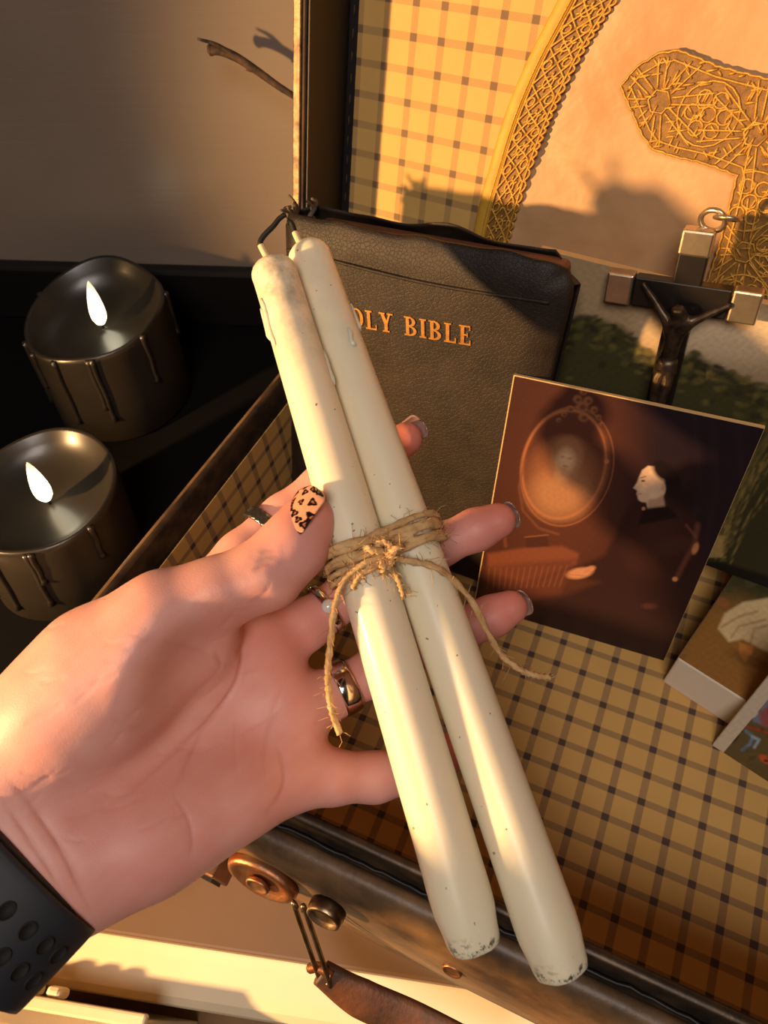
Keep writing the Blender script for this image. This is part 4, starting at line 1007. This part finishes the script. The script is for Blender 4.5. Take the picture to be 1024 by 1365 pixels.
# fingers
FING = {'index': [(262, 806, .286, .0112), (322, 742, .294, .0100), (378, 690, .303, .0094), (430, 648, .3075, .0088), (474, 622, .309, .0084), (515, 600, .3085, .0080), (541, 585, .3080, .0070)],
        'middle': [(346, 872, .288, .0115), (405, 835, .294, .0100), (468, 790, .3015, .0094), (530, 750, .3050, .0090), (585, 727, .3035, .0088), (635, 706, .3010, .0084), (664, 694, .2995, .0074)],
        'ring': [(388, 950, .288, .0112), (440, 926, .2930, .0098), (500, 895, .2985, .0092), (560, 860, .3000, .0087), (610, 840, .2990, .0085), (655, 822, .2975, .0081), (680, 810, .2965, .0071)],
        'little': [(382, 1032, .2765, .0110), (440, 1036, .2790, .0100), (500, 1036, .2845, .0091), (550, 1026, .2900, .0086), (585, 1010, .2905, .0080), (603, 1000, .2905, .0066)]}
for nm, ch in FING.items():
    tmp = np.full(dims, .05, np.float32); put_chain(tmp, ch, .001, .004)
    # root blend is wide, finger-to-finger blend is narrow
    P = [cpt(*c[:3]) for c in ch]; sl = region(P, .03)
    G = np.stack(np.meshgrid(*[ax_[i][sl[i]] for i in range(3)], indexing='ij'), -1)
    near = np.linalg.norm(G - P[0], axis=-1); kk = np.clip(.010 - near * .22, .0016, .010).astype(np.float32)
    field[sl] = smin(field[sl], tmp[sl], kk)
sub_ball(field, (318, 945, .232), .030, .012)        # hollow of the palm

def surface_nets(f):
    s = f < 0; D = f.shape
    def cor(a, i, j, k): return a[i:D[0] - 1 + i, j:D[1] - 1 + j, k:D[2] - 1 + k]
    cnt = sum(cor(s, i, j, k).astype(np.int8) for i in (0, 1) for j in (0, 1) for k in (0, 1)); act = (cnt > 0) & (cnt < 8); I = np.argwhere(act)
    acc = np.zeros((len(I), 3)); n = np.zeros(len(I)); Cn = [(i, j, k) for i in (0, 1) for j in (0, 1) for k in (0, 1)]
    for a in Cn:
        for b in Cn:
            if sum(b) - sum(a) == 1 and sum(abs(x - y) for x, y in zip(a, b)) == 1:
                fa = f[tuple((I + a).T)]; fb = f[tuple((I + b).T)]; c = (fa < 0) != (fb < 0); t_ = np.where(c, fa / (fa - fb + 1e-20), 0)
                acc += np.where(c[:, None], np.array(a) + t_[:, None] * (np.array(b) - np.array(a)), 0); n += c
    V = I + acc / n[:, None]; idx = -np.ones([d - 1 for d in D], int); idx[tuple(I.T)] = np.arange(len(I)); Q = []
    for axn in range(3):
        o1, o2 = [(1, 2), (2, 0), (0, 1)][axn]; sh = [slice(None)] * 3; sh2 = [slice(None)] * 3; sh[axn] = slice(0, -1); sh2[axn] = slice(1, None)
        c = s[tuple(sh)] != s[tuple(sh2)]; E_ = np.argwhere(c); E_ = E_[(E_[:, o1] > 0) & (E_[:, o2] > 0) & (E_[:, o1] < D[o1] - 1) & (E_[:, o2] < D[o2] - 1)]
        ins = s[tuple(E_.T)]; q = []
        for (a, b) in ((0, 0), (1, 0), (1, 1), (0, 1)):
            g = E_.copy(); g[:, o1] -= a; g[:, o2] -= b; q.append(idx[tuple(g.T)])
        q = np.array(q).T; q[ins] = q[ins][:, ::-1]; Q.append(q)
    return V, np.vstack(Q)
Vn, Qn = surface_nets(field); Qn = Qn[(Qn >= 0).all(1)][:, ::-1]
Vc = lo + Vn * VX
def neighbours_smooth(V, Q, it, lam=.5):
    for _ in range(it):
        S = np.zeros_like(V); n = np.zeros(len(V))
        for a, b in ((0, 1), (1, 2), (2, 3), (3, 0)):
            np.add.at(S, Q[:, a], V[Q[:, b]]); np.add.at(n, Q[:, a], 1); np.add.at(S, Q[:, b], V[Q[:, a]]); np.add.at(n, Q[:, b], 1)
        V = V + lam * (S / np.maximum(n, 1)[:, None] - V)
    return V
def vnormals(V, Q):
    fn = np.cross(V[Q[:, 2]] - V[Q[:, 0]], V[Q[:, 3]] - V[Q[:, 1]]); N = np.zeros_like(V)
    for k in range(4): np.add.at(N, Q[:, k], fn)
    return N / (np.linalg.norm(N, axis=1)[:, None] + 1e-12)
Vc = neighbours_smooth(Vc, Qn, 3); Nn = vnormals(Vc, Qn)
if (Nn * (Vc - Vc.mean(0))).sum() < 0: Qn = Qn[:, ::-1]; Nn = -Nn
hx, hy = Vc[:, 0] / Vc[:, 2] * F + 512, Vc[:, 1] / Vc[:, 2] * F + 682.5
front = np.clip(-Nn[:, 2] * 2.0, 0, 1)                 # side of the skin that carries the palm lines
def pdist(P):
    d = np.full(len(hx), 1e9)
    P = smooth_path(np.array(P, float), 4 * len(P))
    for a, b in zip(P[:-1], P[1:]):
        e = b - a; wx, wy = hx - a[0], hy - a[1]; t_ = np.clip((wx * e[0] + wy * e[1]) / (e @ e), 0, 1); d = np.minimum(d, np.hypot(wx - t_ * e[0], wy - t_ * e[1]))
    return d
CREASE = [([(328, 838), (325, 875), (314, 912), (288, 950), (255, 982), (215, 1018), (178, 1050), (140, 1076)], .0013, 5.0, .8),      # life line
          ([(322, 905), (300, 935), (272, 970), (250, 1015), (232, 1056)], .0006, 4.0, .5), ([(326, 845), (318, 880)], .0010, 5.0, .6),
          ([(382, 905), (362, 955), (352, 1005), (356, 1045)], .0004, 4.0, .35), ([(368, 985), (379, 1030), (374, 1060), (352, 1086)], .0009, 4.5, .7),
          ([(283, 872), (293, 880), (296, 892)], .0009, 4.5, .7), ([(232, 1060), (252, 1095), (256, 1130), (248, 1150)], .0006, 4.0, .5),
          ([(8, 1035), (42, 1075), (80, 1130), (104, 1180), (128, 1228)], .0010, 5.0, .7), ([(-10, 1050), (30, 1105), (66, 1160), (98, 1215)], .0007, 5.0, .4),
          ([(296, 882), (262, 866), (215, 852)], .0005, 5.0, .3), ([(330, 806), (352, 792), (364, 772)], .0004, 4.0, .3), ([(336, 762), (352, 752), (370, 752)], .0005, 4.0, .5), ([(340, 750), (356, 742), (374, 741)], .0004, 3.5, .4), ([(345, 738), (358, 732), (372, 732)], .0004, 3.5, .3),
          ([(100, 985), (170, 975), (240, 940), (285, 900)], .0003, 4.0, .2), ([(312, 905), (340, 895), (372, 890)], .0003, 3.5, .3), ([(310, 985), (350, 962), (392, 932)], .0003, 3.5, .25), ([(315, 950), (312, 1000), (318, 1050)], .0003, 3.5, .25)]
disp = np.zeros(len(hx)); red = np.zeros(len(hx))
for P, dep, wd, rc in CREASE:
    d = pdist(P); q0, q1_ = np.array(P[0]), np.array(P[-1]); ln = np.linalg.norm(q1_ - q0)
    tp_ = np.clip(np.minimum(np.hypot(hx - q0[0], hy - q0[1]), np.hypot(hx - q1_[0], hy - q1_[1])) / (.3 * ln + 1), .12, 1)      # lines thin out at their ends
    if rc > .75: tp_ = np.clip(np.hypot(hx - q1_[0], hy - q1_[1]) / (.6 * ln), .1, 1)
    g = np.exp(-(d / (wd * .50)) ** 2) * front; disp -= (dep * .55 * g + dep * .45 * np.exp(-(d / (wd * 2.6)) ** 2) * front) * tp_; red = np.maximum(red, .62 * rc * np.exp(-(d / (wd * .8)) ** 2) * front * tp_)
for k in range(46):                                    # fine skin wrinkles over the ball of the thumb
    x = RNG.uniform(20, 300); y = RNG.uniform(800, 1120); a = RNG.normal() * .25 - .35; ln = RNG.uniform(20, 55)
    d = pdist([(x, y), (x + ln * .5 * math.cos(a), y + ln * .5 * math.sin(a) + 3), (x + ln * math.cos(a), y + ln * math.sin(a))]); disp -= .00016 * np.exp(-(d / 2.6) ** 2) * front
Vc = Vc + Nn * disp[:, None]
base = np.array(lin((228, 168, 155))); warm = np.array(lin((214, 112, 92))); crc = np.array(lin((176, 84, 66))); pale = np.array(lin((234, 180, 166)))
tipm = np.zeros(len(hx))
for nm, ch in FING.items():
    tp = cpt(*ch[-1][:3]); tipm = np.maximum(tipm, np.exp(-(np.linalg.norm(Vc - tp, axis=1) / .016) ** 2))
    for i in (1, 3): tipm = np.maximum(tipm, .35 * np.exp(-(np.linalg.norm(Vc - cpt(*ch[i][:3]), axis=1) / .012) ** 2))
for q, r_, s_ in (((405, 690, .258), .016, .7), ((200, 1120, .25), .03, .45), ((345, 1050, .27), .022, .5), ((380, 840, .27), .03, .5)): tipm = np.maximum(tipm, s_ * np.exp(-(np.linalg.norm(Vc - cpt(*q), axis=1) / r_) ** 2))
mott = np.array([hnoise(x, y, .03, 3) for x, y in zip(hx, hy)]) * .5 + .5
C = base + (pale - base) * (mott * .6)[:, None]; mo2 = np.array([hnoise(x, y, .075, 9) for x, y in zip(hx, hy)]) * .5 + .5; C = C + (warm - C) * (mo2 * .16)[:, None]; C = C + (warm - C) * (tipm * .75)[:, None]; C = C + (crc - C) * (red * .55)[:, None]
M['skin'] = attr_mat('skin', .46, bump=.25, bscale=1500, bdist=.0003, sss=.25, sssr=.0035, spec=.4)
HW = c2w(Vc); HO = c2w(cpt(45, 1090, .262))
person = empty('person', 'open left hand reaching in, palm up, holding two tied ivory candles', 'person', Matrix.Translation(HO))
obj('hand', HW - HO, Qn[:, ::-1] if np.linalg.det(R) < 0 else Qn, M['skin'], person, cols=np.clip(C, 0, 1))
# forearm running back under the strap
fa0, fa1 = cpt(-18, 1150, .249), cpt(-110, 1240, .228); fd = unit(fa1 - fa0); fs = unit(np.cross(fd, (0, 0, 1))); fq = np.cross(fd, fs); V = []
fprof = [(.004, .3), (.006, .75), (.010, .97), (.018, 1.0), (.05, 1.0), (.09, 1.10), (.14, 1.25), (.20, 1.38), (.26, 1.40), (.30, 1.34), (.318, 1.1), (.325, .6), (.327, .05)]
for s, k in fprof:
    for i in range(36):
        a = 2 * math.pi * i / 36; V.append(c2w(fa0 + fd * s + fs * math.cos(a) * .0318 * k + fq * math.sin(a) * (.0188 * k + (.010 if k > 1.05 else 0) * (k - 1))) - HO)
Fq = [(j * 36 + i, j * 36 + (i + 1) % 36, (j + 1) * 36 + (i + 1) % 36, (j + 1) * 36 + i) for j in range(len(fprof) - 1) for i in range(36)]
obj('forearm', V, Fq, M['skin'], person, cols=np.tile(base + (pale - base) * .3, (len(V), 1)))
# finger nails
def nail(px, py, d, along, out, ln, wd, mt, label, cols=None, nx=14, ny=20, curve=.45):
    c = cpt(px, py, d); t_ = unit(along); n_ = unit(np.asarray(out, float) - (np.asarray(out, float) @ t_) * t_); s_ = np.cross(t_, n_); V = []; uvs = []
    for j in range(ny + 1):
        for i in range(nx + 1):
            u_ = -1 + 2 * i / nx; v_ = j / ny; w_ = wd * (1 - .10 * (1 - v_)) * (math.sqrt(max(0, 1 - ((v_ - .80) / .20) ** 2 * .9)) if v_ > .80 else 1) * (math.sqrt(max(.05, 1 - ((.14 - v_) / .14) ** 2 * .6)) if v_ < .14 else 1)
            V.append(c2w(c + t_ * (v_ - .5) * ln + s_ * u_ * w_ + n_ * (-curve * wd * u_ * u_ - .0012 * (v_ - .4) ** 2)) - HO); uvs.append((u_, v_))
    Fq = [(j * (nx + 1) + i, j * (nx + 1) + i + 1, (j + 1) * (nx + 1) + i + 1, (j + 1) * (nx + 1) + i) for j in range(ny) for i in range(nx)]
    col = np.array([cols(*q) for q in uvs]) if cols else None
    o = obj('fingernail', V, Fq, mt, person, cols=col, label=label); md = o.modifiers.new('s', 'SOLIDIFY'); md.thickness = .0006; md.offset = 0
    return o
spots = []
for k in range(400):
    q = (random.uniform(-1, 1), random.uniform(0, 1)); 
    if all(math.hypot((q[0] - s[0]) * .5, (q[1] - s[1]) * 1.25) > .21 for s in spots): spots.append((*q, random.uniform(0, 6.28), random.uniform(.08, .12)))
def leopard(u_, v_):
    for (a, b, an, r_) in spots:
        dx, dy = (u_ - a) * .5, (v_ - b) * 1.25; d = math.hypot(dx, dy); th = math.atan2(dy, dx)
        rr = r_ * (1 + .25 * math.sin(3 * th + an))
        if d < rr and not (d < rr * .40 and math.cos(th - an) > -.3): return lin((24, 16, 14))
        if d < rr: return lin((168, 104, 66))
    return lin((222, 160, 124))
M['polish'] = attr_mat('glossy_nail_polish', .15, coat=.8)
M['nail'] = mat('bare_nail', (150, 118, 106), .22, coat=.5)
nail(397, 676, .2490, cpt(421, 645, .2525) - cpt(381, 707, .2485), (-.62, -.28, -.74), .0180, .0074, M['polish'], 'leopard spotted nail polish on the thumb', leopard, 44, 70, .30)
nail(550, 572, .3140, cpt(566, 566, .3110) - cpt(520, 598, .3170), (.12, -.40, .90), .0120, .0058, M['nail'], None)
nail(673, 688, .3068, cpt(688, 684, .3030) - cpt(635, 706, .3090), (.22, -.22, .93), .0120, .0060, M['nail'], None)
nail(689, 805, .3034, cpt(704, 798, .3000) - cpt(650, 824, .3055), (.22, -.20, .93), .0120, .0058, M['nail'], None)

# ------------------------------------------------------------------ rings
M['silver'] = mat('polished_silver', (226, 222, 216), .12, metal=1.0)
M['dark_silver'] = mat('oxidised_silver', (150, 140, 128), .3, metal=.95, var=.4, vscale=900)
def ring(name, label, c, along, rin, width, thick, mt, fn=None, n=72, m=10, extra=None):
    c = cpt(*c); t_ = unit(along); a = unit(np.cross(t_, (0, 0, 1))); b = np.cross(t_, a); o_ = c2w(c)
    V = []
    for i in range(n):
        th = 2 * math.pi * i / n
        for j in range(m):
            ph = 2 * math.pi * j / m; q = math.cos(ph); z = math.sin(ph); rr = rin + thick * .5 + thick * .5 * np.sign(q) * abs(q) ** .5; ww = width * .5 * np.sign(z) * abs(z) ** .6
            if fn: rr += fn(th, ww / width, q)
            V.append(c2w(c + (a * math.cos(th) + b * math.sin(th)) * rr + t_ * ww) - o_)
    Fq = [(i * m + j, i * m + (j + 1) % m, ((i + 1) % n) * m + (j + 1) % m, ((i + 1) % n) * m + j) for i in range(n) for j in range(m)]
    root = empty(name, label, 'ring', Matrix.Translation(o_)); obj('band', V, Fq, mt, root)
    if extra: extra(root, c, t_, a, b, o_)
    return root
def scales(th, w_, q):
    if q <= 0: return 0
    return .0004 * (abs(math.sin(th * 15 + w_ * 9)) * abs(math.sin(th * 15 - w_ * 9)) ) - .0002
ring('snake_skin_ring', 'dark silver ring with scale texture on the index finger', (357, 710, .2996), cpt(378, 690, .303) - cpt(322, 742, .294), .0103, .0056, .0022, M['dark_silver'], scales, 180, 22)
ring('wide_band_ring', 'wide plain polished silver band on the ring finger', (459, 916, .2948), cpt(500, 895, .2985) - cpt(440, 926, .2930), .0098, .0078, .0017, M['silver'])
M['stone'] = mat('pale_stone', (220, 214, 204), .08, coat=1.0)
def setting(root, c, t_, a, b, o_):
    n_ = unit(np.array([-.25, .1, -1.0]) - (np.array([-.25, .1, -1.0]) @ t_) * t_); p0 = c + n_ * .0112
    V, Fc = lathe([(.0003, -.0015), (.0026, -.001), (.0030, .0004), (.0024, .0016), (.0003, .0022)], 16, lambda an, r, z: c2w(p0 + t_ * r * math.cos(an) + np.cross(n_, t_) * r * math.sin(an) + n_ * z) - o_)
    obj('stone', V, Fc, M['stone'], root)
ring('stone_ring', 'slim silver ring with a small stone on the middle finger', (433, 812, .2975), cpt(468, 790, .3015) - cpt(405, 835, .294), .0100, .0036, .0016, M['silver'], None, extra=setting)

# ------------------------------------------------------------------ watch strap
M['rubber'] = mat('charcoal_rubber', (40, 42, 48), .55, var=.1, vscale=40)
M['hole'] = mat('strap_hole_inside', (18, 14, 13), .8)
wd_ = unit(cpt(-100, 1290, .25) - cpt(0, 1194, .25)); be_ = math.radians(27); wa = unit(wd_ * math.cos(be_) - np.array([0, 0, 1]) * math.sin(be_))
wp = unit(np.cross(wa, (0, 0, 1))); wp = wp if wp[0] > 0 else -wp; wq = np.cross(wa, wp); wq = wq if wq[2] > 0 else -wq
SA, SB = .0370, .0262
WC = cpt(124, 1226, .250) - wp * SA + wa * .015
WO_ = c2w(WC); strap = empty('watch_strap', 'charcoal rubber watch strap with round holes, worn on the wrist', 'watch strap', Matrix.Translation(WO_))
def wpt(th, ww, h=0.0):
    e = 2.6; ca, sa = math.cos(th), math.sin(th)
    x = np.sign(ca) * abs(ca) ** (2 / e) * (SA + h); y = np.sign(sa) * abs(sa) ** (2 / e) * (SB + h); return c2w(WC + wp * x + wq * y + wa * ww) - WO_
def strip(name, th0, th1, w0, w1, h0, h1, mt, n=80, closed=False, lab=None):
    sec = []
    for k in range(16):
        a = 2 * math.pi * k / 16; q, z = math.cos(a), math.sin(a); sec.append(((w0 + w1) / 2 + (w1 - w0) / 2 * np.sign(q) * abs(q) ** .35, (h0 + h1) / 2 + (h1 - h0) / 2 * np.sign(z) * abs(z) ** .6))
    V = []
    for i in range(n if closed else n + 1):
        th = th0 + (th1 - th0) * i / n
        for ww, h in sec: V.append(wpt(th, ww, h))
    N_ = n if closed else n + 1; Fq = [(i * 16 + k, i * 16 + (k + 1) % 16, ((i + 1) % N_) * 16 + (k + 1) % 16, ((i + 1) % N_) * 16 + k) for i in range(n) for k in range(16)]
    if not closed: Fq += [tuple(range(15, -1, -1)), tuple(n * 16 + k for k in range(16))]
    return obj(name, V, Fq, mt, strap, label=lab)
strip('strap', 0, 2 * math.pi, -.0165, .0165, -.0008, .0016, M['rubber'], 120, True)
strip('strap_tail', -math.pi * .86, -math.pi * .10, -.0152, .0152, .0016, .0036, M['rubber'], 60)
def hole(th, ww, h, r=.0021):
    c_ = wpt(th, ww, h); tn = unit(wpt(th + .02, ww, h) - wpt(th - .02, ww, h)); ta = unit(wpt(th, ww + .001, h) - wpt(th, ww - .001, h)); nn = np.cross(tn, ta); V = [c_ + nn * .0]
    if (c_ @ nn) < 0: nn = -nn
    V = []
    for rr, z in ((r * 1.18, -.0004), (r * 1.05, .0003), (r, .0001), (r * .96, -.0002), (.0001, -.0003)):
        V += [c_ + tn * rr * math.cos(2 * math.pi * k / 18) + ta * rr * 1.25 * math.sin(2 * math.pi * k / 18) + nn * (z + .0003) for k in range(18)]
    Fq = [(i * 18 + k, i * 18 + (k + 1) % 18, (i + 1) * 18 + (k + 1) % 18, (i + 1) * 18 + k) for i in range(4) for k in range(18)]
    obj('strap_hole', V, Fq, M['hole'], strap)
for k in range(9):
    for s_ in (-.0045, .0045): hole(-math.pi * .80 + k * .235, s_, .0036)
for k in range(4):
    for s_ in (-.0045, .0045): hole(-.12 + k * .20, s_, .0016)
